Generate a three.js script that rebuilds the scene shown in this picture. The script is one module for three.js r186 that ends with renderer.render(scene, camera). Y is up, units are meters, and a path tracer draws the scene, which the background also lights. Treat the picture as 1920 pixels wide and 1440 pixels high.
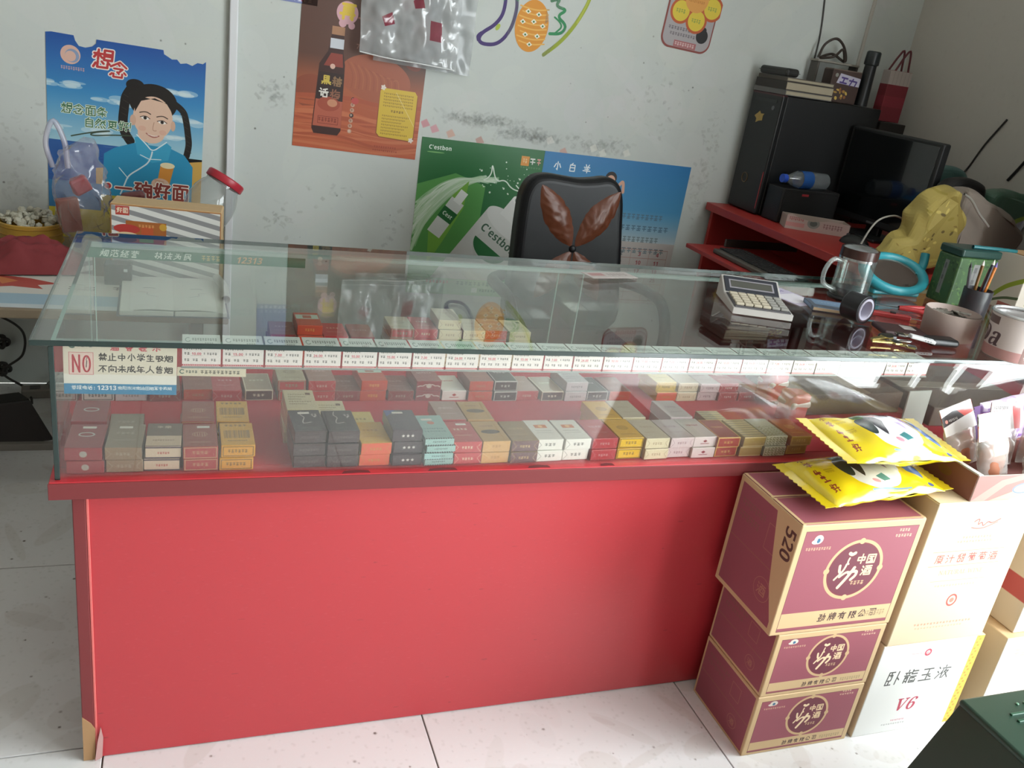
import * as THREE from 'three';
import { RoundedBoxGeometry } from 'three/addons/geometries/RoundedBoxGeometry.js';
import { ParametricGeometry } from 'three/addons/geometries/ParametricGeometry.js';
import { mergeGeometries } from 'three/addons/utils/BufferGeometryUtils.js';
import { RectAreaLightUniformsLib } from 'three/addons/lights/RectAreaLightUniformsLib.js';
import { ImprovedNoise } from 'three/addons/math/ImprovedNoise.js';

// ---------- camera, daylight, exposure ----------
const scene = new THREE.Scene();
const camera = new THREE.PerspectiveCamera(47.503, 1920 / 1440, 0.05, 80);
camera.position.set(0, 1.32, 0);
camera.rotation.set(-0.37541501, -0.38751757, 0.15567377, 'YXZ');
scene.add(camera);
const renderer = new THREE.WebGLRenderer();
renderer.toneMapping = THREE.LinearToneMapping;
renderer.toneMappingExposure = 1.0;
renderer.shadowMap.enabled = true;
RectAreaLightUniformsLib.init();
scene.background = new THREE.Color().setRGB(6.0, 6.4, 6.6);   // bright overcast sky outside the shop
const WALLZ = -3.08, RIGHTX = 2.76, LEFTX = -1.7, FRONTZ = 1.05, CEIL = 2.75;
// area lights in two out-of-view doorways, placed to brighten counter front and boxes
const DOOR_R = { z0: -0.9, z1: 0.9, y1: 2.5 };
const DOOR_F = { x0: 2.05, x1: 2.6, y1: 2.5 };  // unseen, sized to brighten the counter front towards the right
const LIT = 8.0;
function daylight(x, y, z, w, h, ry, k) {
  const l = new THREE.RectAreaLight(new THREE.Color(0.9, 0.98, 1.0), k, w, h);
  l.position.set(x, y, z); l.rotation.y = ry; l.name = 'unseen_doorway_light'; scene.add(l); return l;
}
daylight(RIGHTX + 0.12, DOOR_R.y1 / 2 + 0.02, (DOOR_R.z0 + DOOR_R.z1) / 2, DOOR_R.z1 - DOOR_R.z0 - 0.1, DOOR_R.y1 - 0.1, Math.PI / 2, LIT);
daylight((DOOR_F.x0 + DOOR_F.x1) / 2, DOOR_F.y1 / 2 + 0.02, FRONTZ + 0.12, DOOR_F.x1 - DOOR_F.x0 - 0.1, DOOR_F.y1 - 0.1, 0, LIT);

// ---------- helpers ----------
let seed = 7;
const rnd = () => { seed = (seed * 1664525 + 1013904223) >>> 0; return seed / 4294967296; };
const rr = (a, b) => a + (b - a) * rnd();
const noise = new ImprovedNoise();
const taken = new Map();
function numbered(n) { const k = taken.get(n) || 0; taken.set(n, k + 1); return k ? n + '_' + String(k).padStart(3, '0') : n; }
const sh = (o) => { o.castShadow = o.receiveShadow = true; return o; };
function tag(o, label, category, group) { o.userData.label = label; o.userData.category = category; if (group) o.userData.group = group; return o; }
function thing(name, label, category, p = [0, 0, 0], ry = 0, group) {
  const o = new THREE.Group(); o.name = numbered(name); o.position.set(...p); o.rotation.y = ry; scene.add(o); return tag(o, label, category, group);
}
function part(parent, name, geo, mat, p, r) {
  const m = sh(new THREE.Mesh(geo, mat)); m.name = name; if (p) m.position.set(...p); if (r) m.rotation.set(...r); parent.add(m); return m;
}
function solo(name, label, category, geo, mat, p, r, group) {
  const m = sh(new THREE.Mesh(geo, mat)); m.name = numbered(name); if (p) m.position.set(...p); if (r) m.rotation.set(...r); scene.add(m); return tag(m, label, category, group);
}
function structure(name, geo, mat, p, r) {
  const m = sh(new THREE.Mesh(geo, mat)); m.name = name; if (p) m.position.set(...p); if (r) m.rotation.set(...r); m.userData.kind = 'structure'; scene.add(m); return m;
}
const std = (color, roughness = 0.6, o = {}) => new THREE.MeshStandardMaterial({ color, roughness, ...o });
const phys = (color, roughness = 0.4, o = {}) => new THREE.MeshPhysicalMaterial({ color, roughness, ...o });
function canvas(w, h, draw) {
  const c = document.createElement('canvas'); c.width = w; c.height = h; const x = c.getContext('2d'); draw(x, w, h);
  const t = new THREE.CanvasTexture(c); t.colorSpace = THREE.SRGBColorSpace; t.wrapS = t.wrapT = THREE.ClampToEdgeWrapping; t.anisotropy = 4; return t;
}
const printed = (w, h, draw, roughness = 0.55, o = {}) => new THREE.MeshPhysicalMaterial({ map: canvas(w, h, draw), roughness, ...o });
const box = (w, h, d) => new THREE.BoxGeometry(w, h, d);
const cyl = (r0, r1, h, n = 32, open = false) => new THREE.CylinderGeometry(r0, r1, h, n, 1, open);
function rbox(w, h, d, r = 0.002, s = 2) {           // rounded box, uv 0..1 on each of its six sides (+x -x +y -y +z -z)
  const g = new RoundedBoxGeometry(w, h, d, s, Math.min(r, w / 2.01, h / 2.01, d / 2.01)), p = g.attributes.position, uv = g.attributes.uv, n = p.count / 6;
  for (let i = 0; i < p.count; i++) {
    const f = Math.floor(i / n), x = p.getX(i) / w + 0.5, y = p.getY(i) / h + 0.5, z = p.getZ(i) / d + 0.5;
    const [u, v] = f === 0 ? [1 - z, y] : f === 1 ? [z, y] : f === 2 ? [x, 1 - z] : f === 3 ? [x, z] : f === 4 ? [x, y] : [1 - x, y];
    uv.setXY(i, u, v);
  }
  return g;
}
function tube(pts, r, n = 48, rad = 8, closed = false) {
  return new THREE.TubeGeometry(new THREE.CatmullRomCurve3(pts.map((p) => new THREE.Vector3(...p)), closed), n, r, rad, closed);
}
function lathe(pts, n = 40) { return new THREE.LatheGeometry(pts.map((p) => new THREE.Vector2(...p)), n); }
function slab(pts, depth, bevel = 0, o = {}) {       // polygon in x,y pushed along z, centred on z, uv 0..1 over its own frame
  const s = new THREE.Shape(pts.map((p) => new THREE.Vector2(...p)));
  return finish(new THREE.ExtrudeGeometry(s, { depth, bevelEnabled: bevel > 0, bevelSize: bevel, bevelThickness: bevel, bevelSegments: 3, curveSegments: 12, ...o }), depth);
}
function finish(g, depth) {
  g.translate(0, 0, -depth / 2); g.computeBoundingBox();
  const b = g.boundingBox, p = g.attributes.position, uv = g.attributes.uv;
  for (let i = 0; i < p.count; i++) uv.setXY(i, (p.getX(i) - b.min.x) / (b.max.x - b.min.x), (p.getY(i) - b.min.y) / (b.max.y - b.min.y));
  return g;
}
function wobble(g, amp, f, s = 0) {                  // crumple a surface
  const p = g.attributes.position;
  for (let i = 0; i < p.count; i++) {
    const x = p.getX(i) * f, y = p.getY(i) * f, z = p.getZ(i) * f;
    p.setXYZ(i, p.getX(i) + amp * noise.noise(x + s, y, z), p.getY(i) + amp * noise.noise(x, y + 9 + s, z), p.getZ(i) + amp * noise.noise(x, y, z + 17 + s));
  }
  g.computeVertexNormals(); return g;
}

// ---------- lettering: strokes of the characters on a 10 x 10 grid ----------
const GLYPHS = {
  '中': '13-83-86-16-13 50-59', '国': '11-91-99-19-11 33-73 35-65 38-78 53-58 66-77', '小': '50-59-48 32-16 72-96', '学': '20-32 50-52 80-63 14-13-93-94 35-75-57-59-48 17-97',
  '生': '31-13 23-83 26-76 19-99 51-59', '吸': '12-32-36-16-12 52-47-39 42-82-74-94-68-49 55-98', '烟': '02-15 33-25 21-25-09 26-38 42-92-99-49-42 54-84 63-65-57 66-87',
  '禁': '12-42 30-35 30-14 31-43 52-92 70-75 70-54 71-94 26-76 17-97 57-59 38-29 78-89', '止': '50-59 54-84 23-29 09-99', '不': '11-91 61-26-08 53-59 64-87', '向': '40-31 12-92-99-88 12-19 35-65-67-37-35',
  '未': '22-82 05-95 50-59 55-18 55-98', '成': '12-82 12-16-09 15-44-48-37 50-55-99-97 84-58 71-82', '年': '30-13 22-82 24-27 25-75 07-97 52-59', '人': '50-46-09 54-99',
  '售': '30-13 22-25 22-82 24-74 25-85 51-55 60-51 27-77-79-29-27', '温': '01-12 04-15 09-26 41-81-84-44-41 42-82 36-96-99 36-39 57-59 77-79 29-99', '馨': '01-41 21-23 03-43 14-34-35-15 60-52 60-80-83-94 54-84-46 54-95 26-86 37-77-79-39-37',
  '提': '03-33 20-28-17 06-35 41-81-84-44-41 42-82 35-95 65-69 67-87 46-39-99', '示': '22-72 04-94 54-59-48 26-08 76-97', '举': '20-32 50-52 80-62 03-93 43-16 63-97 36-66 28-78 55-59', '报': '02-32 20-28-17 06-35 50-59 50-80-83-72 54-84-59 55-99',
  '电': '12-82-86-16-12 14-84 50-58-98-97', '话': '11-22 04-24-28-37 81-42 34-94 62-65 45-85-89-49-45', '想': '02-42 20-25 21-04 22-44 50-90-95-55-50 52-92 53-93 17-09 26-29-79-77 46-57 76-87',
  '念': '50-03 50-93 41-52 24-74-56 17-08 27-29-79-77 46-57 86-97', '面': '10-90 50-42 12-92-99-19-12 32-39 62-69 35-65 37-67', '条': '40-13 31-71-05 42-94 16-86 54-59 47-18 67-88', '自': '50-32 22-82-89-29-22 24-84 26-86',
  '然': '30-04 21-51-06 23-33 53-93 72-46 73-96 82-91 18-09 38-39 57-69 77-99', '更': '11-91 22-82-86-26-22 24-84 51-56-18 37-99', '好': '20-15-38 40-28-09 03-43 51-91-73 73-79-68 45-95', '一': '05-95',
  '碗': '01-31 21-04 14-34-38-18-14 60-61 42-43 42-92-93 54-64-48 55-66 74-94-97-86 74-79-99-98', '黑': '21-71-75-25-21 51-57 23-73 26-76 07-97 18-09 38-39 58-59 78-99', '糖': '11-12 31-22 04-44 20-29 24-07 25-47 70-71 42-92 52-56-49 63-93 72-76 54-95 56-96 57-87-89-59-57',
  '梅': '03-33 20-29 23-06 24-36 50-42 52-92 54-46-96 54-94-88-48 66-77', '再': '10-90 22-82-89-78 22-29 50-56 24-84 06-96', '白': '50-32 22-82-89-29-22 25-85', '羊': '30-42 70-62 13-83 25-75 07-97 53-59',
  '劲': '11-41-15 32-45 16-46 09-49 27-29 53-93-88-78 70-74-59', '酒': '01-12 04-15 09-26 31-91 33-93-99-39-33 52-55-46 72-75-86 37-97', '牌': '11-16-09 14-44 30-34 15-35-39 70-61 51-91-95-55-51 53-93 71-75 47-97 75-79', '有': '02-92 50-06 33-39 33-73-79-68 35-75 37-77',
  '限': '11-19 11-31-24-35-17 51-91-95-51-59-79 53-93 65-99 85-76', '公': '40-05 60-95 45-18-78 67-88', '司': '10-90-98-88 22-72 25-65-68-28-25', '原': '11-91 11-17-09 51-42 33-83-87-37-33 35-85 57-59 48-39 68-89', '汁': '01-12 04-15 09-27 34-94 61-69',
  '甜': '40-02 03-43 21-25 15-45-49-19-15 52-92 60-69 80-89 65-85 69-89', '葡': '01-91 30-32 60-62 23-05 13-83-88-78 24-74 35-65-68 35-39 36-66 54-59', '萄': '01-91 30-32 60-62 23-05 13-83-88-78 25-65 26-66 44-48 37-38-68-67',
  '臥': '00-40 00-09-49 20-23 02-32-36-06 26-29 70-79 74-96', '龍': '20-21 02-42 12-13 32-33 04-44 15-19 15-35-39 16-36 18-38 50-53-93 51-91 55-95 55-59-99-97 66-86 68-88', '玉': '11-81 15-75 09-99 51-59 66-87', '液': '01-12 04-15 09-26 50-51 32-92 43-36 45-49 63-55 64-84-59 65-99',
  '南': '02-92 50-53 13-93-99-88 13-19 34-35 64-65 36-76 37-77 56-59', '阳': '10-19 10-40-23-45-26 51-91-99-59-51 55-95', '市': '50-52 02-92 24-84-88-78 24-29 52-59', '河': '01-12 04-15 09-26 32-92 44-64-67-47-44 82-89-78', '油': '01-12 04-15 09-26 33-93-99-39-33 36-96 60-69',
  '田': '11-91-99-19-11 15-95 51-59', '草': '01-91 30-32 60-62 24-74-76-26-24 25-75 08-98 56-59', '专': '12-82 04-94 50-36-76-58 38-69', '卖': '11-81 50-52 03-93-84 34-45 24-35 06-96 55-18 66-98', '局': '11-91-94-14 11-16-09 25-95-99-88 36-66-68-38-36',
  '规': '03-43 20-24-09 05-45 25-48 51-91-96 51-56 72-75-59 74-79-99-97', '范': '01-91 30-32 60-62 03-14 06-17 09-26 44-84-86-75 44-49-99-97', '经': '20-03-33-07-36 09-38 51-91-45 63-95 46-96 66-69 49-99', '营': '01-91 30-32 60-62 14-13-93-94 35-65-66-36-35 28-78-79-29-28',
  '执': '02-32 20-28-17 06-35 52-82-88-99-97 70-75-49 45-67', '法': '01-12 04-15 09-26 60-65 42-92 35-95 65-48-88 76-99', '为': '21-32 51-46-09 14-84-88-78 55-67', '民': '11-81-84-14 11-19-48 16-96 53-99-97', '工': '11-91 51-58 08-98', '力': '13-93-88-78 50-54-19',
};
function cjk(x, text, px, py, size, color, w = 0.1, gap = 1.1, vertical = false, skew = 0) {   // px,py: top left of the first character
  x.save(); x.strokeStyle = color; x.lineWidth = size * w; x.lineCap = 'round'; x.lineJoin = 'round';
  [...text].forEach((ch, i) => {
    const ox = vertical ? px : px + i * size * gap, oy = vertical ? py + i * size * gap : py;
    for (const s of (GLYPHS[ch] || '').split(' ')) {
      if (!s) continue;
      x.beginPath();
      s.split('-').forEach((q, k) => { const gx = +q[0] / 9.5, gy = +q[1] / 9.5, X = ox + (gx + skew * (1 - gy)) * size, Y = oy + gy * size; k ? x.lineTo(X, Y) : x.moveTo(X, Y); });
      x.stroke();
    }
  });
  x.restore();
}
const words = (x, s, px, py, font, color, align = 'left') => { x.fillStyle = color; x.font = font; x.textAlign = align; x.fillText(s, px, py); };
function tiny(x, px, py, w, h, color, n = 10) {        // a line of print too small to read
  x.fillStyle = color; const s = w / n;
  for (let i = 0; i < n; i++) { x.fillRect(px + i * s, py, s * 0.7, h * 0.22); x.fillRect(px + i * s, py + h * 0.5, s * 0.75, h * 0.18); x.fillRect(px + i * s + s * 0.28, py, s * 0.16, h); if (i % 2) x.fillRect(px + i * s, py + h * 0.8, s * 0.7, h * 0.2); }
}
const disc = (x, cx, cy, r, c) => { x.fillStyle = c; x.beginPath(); x.arc(cx, cy, r, 0, 7); x.fill(); };
const oval = (x, cx, cy, a, b, c, rot = 0) => { x.fillStyle = c; x.beginPath(); x.ellipse(cx, cy, a, b, rot, 0, 7); x.fill(); };
const poly = (x, pts, c) => { x.fillStyle = c; x.beginPath(); pts.forEach((p, i) => (i ? x.lineTo(...p) : x.moveTo(...p))); x.closePath(); x.fill(); };
const line = (x, pts, c, w) => { x.strokeStyle = c; x.lineWidth = w; x.lineCap = 'round'; x.lineJoin = 'round'; x.beginPath(); pts.forEach((p, i) => (i ? x.lineTo(...p) : x.moveTo(...p))); x.stroke(); };
function smooth(x, pts, c, w) { x.strokeStyle = c; x.lineWidth = w; x.lineCap = 'round'; x.beginPath(); x.moveTo(...pts[0]); for (let i = 1; i < pts.length - 1; i++) { const m = [(pts[i][0] + pts[i + 1][0]) / 2, (pts[i][1] + pts[i + 1][1]) / 2]; x.quadraticCurveTo(...pts[i], ...m); } x.lineTo(...pts[pts.length - 1]); x.stroke(); }
function speckle(x, w, h, n, a, s = 2) { for (let i = 0; i < n; i++) { x.fillStyle = rnd() > 0.5 ? `rgba(255,255,255,${a})` : `rgba(40,36,30,${a})`; x.fillRect(rnd() * w, rnd() * h, s * (0.5 + rnd()), s * (0.5 + rnd())); } }

// ---------- the room ----------
const wallTex = canvas(2048, 1152, (x, w, h) => {      // back wall: x -1.7..2.76, y 0..2.5
  const U = (m) => ((m + 1.7) / 4.46) * w, V = (m) => (1 - m / 2.5) * h;
  x.fillStyle = '#c4c9c5'; x.fillRect(0, 0, w, h);
  for (let i = 0; i < 900; i++) { const g = 190 + rnd() * 40; x.fillStyle = `rgba(${g},${g},${g - 8},0.07)`; x.beginPath(); x.ellipse(rnd() * w, rnd() * h, 10 + rnd() * 60, 8 + rnd() * 40, rnd() * 3, 0, 7); x.fill(); }
  speckle(x, w, h, 9000, 0.025, 2);
  const dirtAndShade = (cx, cy, sx, sy, n, a) => { for (let i = 0; i < n; i++) { const t = rnd() + rnd() + rnd() - 1.5, u = rnd() + rnd() + rnd() - 1.5; x.strokeStyle = `rgba(70,70,66,${a * 0.5 * rnd()})`; x.lineWidth = 1 + rnd() * 5; x.beginPath(); const X = U(cx + t * sx), Y = V(cy + u * sy); x.moveTo(X, Y); x.quadraticCurveTo(X + rr(-5, 5), Y + rr(-5, 5), X + rr(-9, 9), Y + rr(-6, 6)); x.stroke(); } };
  dirtAndShade(0.98, 1.03, 0.15, 0.022, 420, 0.2); dirtAndShade(1.18, 0.995, 0.12, 0.02, 330, 0.22); dirtAndShade(1.45, 0.985, 0.16, 0.03, 170, 0.25); dirtAndShade(0.5, 0.72, 0.12, 0.06, 22, 0.3); dirtAndShade(0.27, 1.04, 0.05, 0.05, 60, 0.3);
  dirtAndShade(0.3, 0.62, 0.1, 0.05, 24, 0.3); dirtAndShade(1.66, 1.16, 0.12, 0.13, 60, 0.25); dirtAndShade(-0.5, 0.8, 0.12, 0.2, 70, 0.22); dirtAndShade(1.93, 0.95, 0.05, 0.22, 160, 0.2); dirtAndShade(-0.45, 0.62, 0.1, 0.1, 120, 0.2); dirtAndShade(0.7, 0.6, 0.05, 0.08, 20, 0.25);  // the upright patch beside the computer tower is painted shade
  for (let i = 0; i < 90; i++) disc(x, U(rr(-0.7, 2.7)), V(rr(0.3, 1.6)), rr(0.5, 1.5), `rgba(50,48,44,${rr(0.2, 0.7)})`);
  const sticker = (mx, my, c) => { x.globalAlpha = 0.55; poly(x, [[U(mx), V(my)], [U(mx + 0.02), V(my + 0.012)], [U(mx + 0.035), V(my - 0.01)], [U(mx + 0.01), V(my - 0.02)]], c); x.globalAlpha = 1; };
  sticker(0.765, 1.0, '#d0707a'); sticker(0.8, 0.985, '#d8808c'); sticker(0.86, 0.975, '#d69680'); sticker(0.97, 0.962, '#b77a70'); sticker(1.3, 0.955, '#cf8f84'); sticker(1.24, 0.99, '#e6e2da'); sticker(1.42, 0.98, '#efece2'); sticker(1.46, 0.965, '#efece2'); sticker(1.56, 0.975, '#e8e4da');
});
const wallMat = std(0xffffff, 0.85, { map: wallTex });
const bb = structure('wall_back', box(RIGHTX - LEFTX + 0.24, CEIL, 0.12), [std(0xc8c8c2, 0.9), std(0xc8c8c2, 0.9), std(0xc8c8c2, 0.9), std(0xc8c8c2, 0.9), wallMat, std(0xc8c8c2, 0.9)], [(RIGHTX + LEFTX) / 2, CEIL / 2, WALLZ - 0.06]);
{ const uv = bb.geometry.attributes.uv, p = bb.geometry.attributes.position; for (let i = 16; i < 20; i++) uv.setXY(i, (p.getX(i) + (RIGHTX + LEFTX) / 2 + 1.7) / 4.46, (p.getY(i) + CEIL / 2) / 2.5); }
const plainTex = canvas(512, 512, (x, w, h) => { x.fillStyle = '#c4bfb6'; x.fillRect(0, 0, w, h); speckle(x, w, h, 5000, 0.022, 2); });
const plain = std(0xffffff, 0.88, { map: plainTex });
structure('wall_left', box(0.12, CEIL, FRONTZ - WALLZ + 0.24), std(0x8f877c, 0.85), [LEFTX - 0.06, CEIL / 2, (FRONTZ + WALLZ) / 2]);  // out of view, toned dark so it bounces less light
// right wall: solid by the desk, then an unseen doorway that lets the side light in
structure('wall_right', box(0.12, CEIL, DOOR_R.z0 - WALLZ), plain, [RIGHTX + 0.06, CEIL / 2, (DOOR_R.z0 + WALLZ) / 2]);
structure('wall_right_end', box(0.12, CEIL, FRONTZ - DOOR_R.z1), plain, [RIGHTX + 0.06, CEIL / 2, (FRONTZ + DOOR_R.z1) / 2]);
structure('wall_right_lintel', box(0.12, CEIL - DOOR_R.y1, DOOR_R.z1 - DOOR_R.z0), plain, [RIGHTX + 0.06, (CEIL + DOOR_R.y1) / 2, (DOOR_R.z1 + DOOR_R.z0) / 2]);
const brownWall = std(0x8f877c, 0.85);  // unseen front wall, grey-brown to hold down bounced light
structure('wall_front', box(DOOR_F.x0 - LEFTX, CEIL, 0.12), brownWall, [(DOOR_F.x0 + LEFTX) / 2, CEIL / 2, FRONTZ + 0.06]);
structure('wall_front_end', box(RIGHTX - DOOR_F.x1, CEIL, 0.12), brownWall, [(RIGHTX + DOOR_F.x1) / 2, CEIL / 2, FRONTZ + 0.06]);
structure('wall_front_lintel', box(DOOR_F.x1 - DOOR_F.x0, CEIL - DOOR_F.y1, 0.12), brownWall, [(DOOR_F.x1 + DOOR_F.x0) / 2, (CEIL + DOOR_F.y1) / 2, FRONTZ + 0.06]);
structure('ceiling', box(RIGHTX - LEFTX + 0.24, 0.1, FRONTZ - WALLZ + 0.24), std(0xdcdad6, 0.9), [(RIGHTX + LEFTX) / 2, CEIL + 0.05, (FRONTZ + WALLZ) / 2]);  // out of view, kept pale to bounce light onto the lower back wall
structure('ground', box(60, 0.1, 60), std(0xb4b1aa, 0.9), [0, -0.16, 0]);
{ // tiled floor: 60 cm tiles with dark recessed joints
  const fl = structure('floor', box(RIGHTX - LEFTX, 0.1, FRONTZ - WALLZ), std(0x6a6058, 0.9), [(RIGHTX + LEFTX) / 2, -0.054, (FRONTZ + WALLZ) / 2]);
  const tileTex = [0, 1, 2].map(() => canvas(256, 256, (x, w, h) => {
    x.fillStyle = '#e8e8e8'; x.fillRect(0, 0, w, h); speckle(x, w, h, 1500, 0.05, 2);
    for (let i = 0; i < 40; i++) { x.fillStyle = `rgba(120,100,80,${rr(0.02, 0.07)})`; x.beginPath(); x.ellipse(rnd() * w, rnd() * h, rr(4, 40), rr(3, 20), rnd() * 3, 0, 7); x.fill(); }
    for (let i = 0; i < 26; i++) disc(x, rnd() * w, rnd() * h, rr(0.4, 1.3), `rgba(50,38,30,${rr(0.3, 0.8)})`);
  }));
  const mats = tileTex.map((t) => phys(0xffffff, 0.22, { map: t }));
  const xs = [], zs = [];
  for (let k = -4; k < 5; k++) { const a = 0.465 + 0.6 * k; if (a + 0.6 > LEFTX && a < RIGHTX) xs.push([Math.max(a, LEFTX), Math.min(a + 0.6, RIGHTX)]); }
  for (let k = -4; k < 8; k++) { const a = -1.375 + 0.6 * k; if (a + 0.6 > WALLZ && a < FRONTZ) zs.push([Math.max(a, WALLZ), Math.min(a + 0.6, FRONTZ)]); }
  let k = 0;
  for (const [x0, x1] of xs) for (const [z0, z1] of zs) part(fl, 'floor_tile', rbox(x1 - x0 - 0.003, 0.01, z1 - z0 - 0.003, 0.0012, 1), mats[(k += 2) % 3], [(x0 + x1) / 2 - fl.position.x, 0.049, (z0 + z1) / 2 - fl.position.z]);
}
structure('trim_1', rbox(0.026, CEIL, 0.022, 0.004), phys(0xd8d9dc, 0.35), [0.137, CEIL / 2, WALLZ + 0.0112]);   // plastic cable trunking
structure('trim_2', rbox(0.012, CEIL - 0.8, 0.01, 0.002), phys(0xbdb8b0, 0.4), [2.52, CEIL / 2 + 0.4, WALLZ + 0.0052]);

// ---------- the red glass-topped display counter ----------
const YB = 0.585, CX0 = -0.165, CX1 = 2.32, CZ0 = -1.345, CZ1 = -1.93;   // shelf height, body ends, front and back
const redTex = canvas(1024, 512, (x, w, h) => {
  x.fillStyle = '#be323b'; x.fillRect(0, 0, w, h); speckle(x, w, h, 5000, 0.035, 2);
  for (let i = 0; i < 60; i++) { x.fillStyle = `rgba(90,20,24,${rr(0.1, 0.35)})`; x.fillRect(rnd() * w, rnd() * h, rr(1, 5), rr(1, 3)); }
});
const red = phys(0xffffff, 0.38, { map: redTex, clearcoat: 0.6, clearcoatRoughness: 0.3 });
const redEdge = phys(0x7e3234, 0.5), board = std(0xb08a62, 0.8);
const clear = phys(0xfafdfb, 0.01, { transmission: 1, thickness: 0, ior: 1.5, specularIntensity: 1 });
const dusty = phys(0xf8f8f6, 0.02, { transmission: 0.98, thickness: 0, ior: 1.5 });
const glassEdge = phys(0x1f322f, 0.12, { clearcoat: 0.6 });
const paleEdge = phys(0x7fa39b, 0.15, { clearcoat: 0.6 });
{
  const c = thing('display_counter', 'long red shop counter with a glass display case on top', 'counter', [(CX0 + CX1) / 2, 0, (CZ0 + CZ1) / 2]);
  const P = (x, y, z) => [x - c.position.x, y - c.position.y, z - c.position.z];
  const W = CX1 - CX0, mx = (CX0 + CX1) / 2, mz = (CZ0 + CZ1) / 2;
  const fp = part(c, 'front_panel', rbox(W - 0.022, 0.55, 0.018, 0.002), red, P(mx + 0.011, 0.277, CZ0 - 0.009));
  part(fp, 'edge_highlight', rbox(0.004, 0.55, 0.019, 0.001), phys(0xe0706c, 0.4), [-(W - 0.022) / 2 - 0.001, 0, 0.0015]);  // paler strip stands for the highlight along the panel edge
  const sp = part(c, 'side_panel', rbox(0.02, 0.553, CZ0 - CZ1, 0.002), redEdge, P(CX0 + 0.009, 0.2765, mz + 0.002));
  part(sp, 'worn_edge', slab([[-0.010, 0], [0.009, 0], [0.011, 0.07], [0.004, 0.085], [-0.0095, 0.1]], 0.002), board, [0, -0.276, (CZ0 - CZ1) / 2]);
  part(sp, 'peeled_edge_band', slab([[0, 0], [0.012, 0.004], [0.01, 0.05], [0.004, 0.075], [0.001, 0.04]], 0.002), std(0xb98f8c, 0.6), [0.009, -0.274, (CZ0 - CZ1) / 2 + 0.006], [0, 0.3, -0.1]);
  part(c, 'side_panel', rbox(0.02, 0.553, CZ0 - CZ1, 0.002), redEdge, P(CX1 - 0.01, 0.2765, mz));
  const sb = part(c, 'shelf_board', rbox(W + 0.06, 0.03, CZ0 - CZ1 + 0.04, 0.002), phys(0xffffff, 0.38, { map: redTex }), P(mx, YB - 0.015, mz));
  part(sb, 'edge_band', rbox(W + 0.062, 0.0285, 0.003, 0.001), redEdge, [0, -0.001, (CZ0 - CZ1) / 2 + 0.0205]);
  for (const [x, w] of [[0.255, 0.05], [0.408, 0.055], [0.6, 0.045], [0.75, 0.03]]) part(sb, 'old_tape_mark', slab([[0, 0], [w * 0.6, 0.002], [w, 0.001], [w * 0.94, 0.009], [w * 0.5, 0.011], [w * 0.1, 0.008]], 0.0006), std(0x6b2a2c, 0.7), [x - mx, 0.0155, (CZ0 - CZ1) / 2 + 0.018], [-1.57, 0, 0]);
  part(c, 'cloth_mat', box(W, 0.001, CZ0 - CZ1 - 0.03), std(0xb9303c, 0.8), P(mx, YB + 0.0006, mz - 0.004));
  // glass
  const gx0 = -0.187, gx1 = CX1 + 0.02, gy1 = 0.807, gz0 = -1.334, gz1 = -1.94;
  part(c, 'front_pane', box(gx1 - gx0 - 0.016, gy1 - YB, 0.005), dusty, P((gx0 + gx1) / 2, (gy1 + YB) / 2, gz0 - 0.004));
  const lp = part(c, 'side_pane', box(0.006, gy1 - YB, gz0 - gz1), clear, P(gx0 + 0.004, (gy1 + YB) / 2, (gz0 + gz1) / 2 - 0.003));
  part(lp, 'ground_edge', rbox(0.0078, gy1 - YB, 0.0045, 0.001), glassEdge, [0, 0, (gz0 - gz1) / 2 + 0.0025]);
  part(lp, 'upper_edge', box(0.0062, 0.0012, gz0 - gz1), paleEdge, [0, (gy1 - YB) / 2 - 0.0006, 0]);
  const rp = part(c, 'side_pane', box(0.006, gy1 - YB, gz0 - gz1), clear, P(gx1 - 0.004, (gy1 + YB) / 2, (gz0 + gz1) / 2 - 0.003));
  part(rp, 'ground_edge', rbox(0.0078, gy1 - YB, 0.0045, 0.001), glassEdge, [0, 0, (gz0 - gz1) / 2 + 0.0025]);
  const tx0 = -0.211, tx1 = 2.37, tz0 = -1.333, tz1 = -1.982;
  const tp = part(c, 'top_pane', box(tx1 - tx0 - 0.004, 0.0085, tz0 - tz1 - 0.004), clear, P((tx0 + tx1) / 2, 0.8118, (tz0 + tz1) / 2));
  part(tp, 'front_edge', rbox(tx1 - tx0, 0.0087, 0.0022, 0.0008), glassEdge, [0, 0, (tz0 - tz1) / 2 - 0.001]);
  part(tp, 'back_edge', rbox(tx1 - tx0, 0.0087, 0.0022, 0.0008), glassEdge, [0, 0, -(tz0 - tz1) / 2 + 0.001]);
  part(tp, 'left_edge', rbox(0.0022, 0.0087, tz0 - tz1, 0.0008), glassEdge, [-(tx1 - tx0) / 2 + 0.001, 0, 0]);
  part(tp, 'right_edge', rbox(0.0022, 0.0087, tz0 - tz1, 0.0008), glassEdge, [(tx1 - tx0) / 2 - 0.001, 0, 0]);
  // sliding doors at the back, running in pale channels
  for (const [x0, x1, z] of [[gx0 + 0.012, 0.932, -1.927], [0.868, gx1 - 0.012, -1.936]]) {
    const d = part(c, 'sliding_door', box(x1 - x0, gy1 - YB - 0.016, 0.004), clear, P((x0 + x1) / 2, (gy1 + YB) / 2, z));
    for (const s of [-1, 1]) part(d, 'ground_edge', box(0.0016, gy1 - YB - 0.016, 0.0046), phys(0xa9c4bc, 0.2), [s * (x1 - x0) / 2, 0, 0]);
  }
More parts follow.
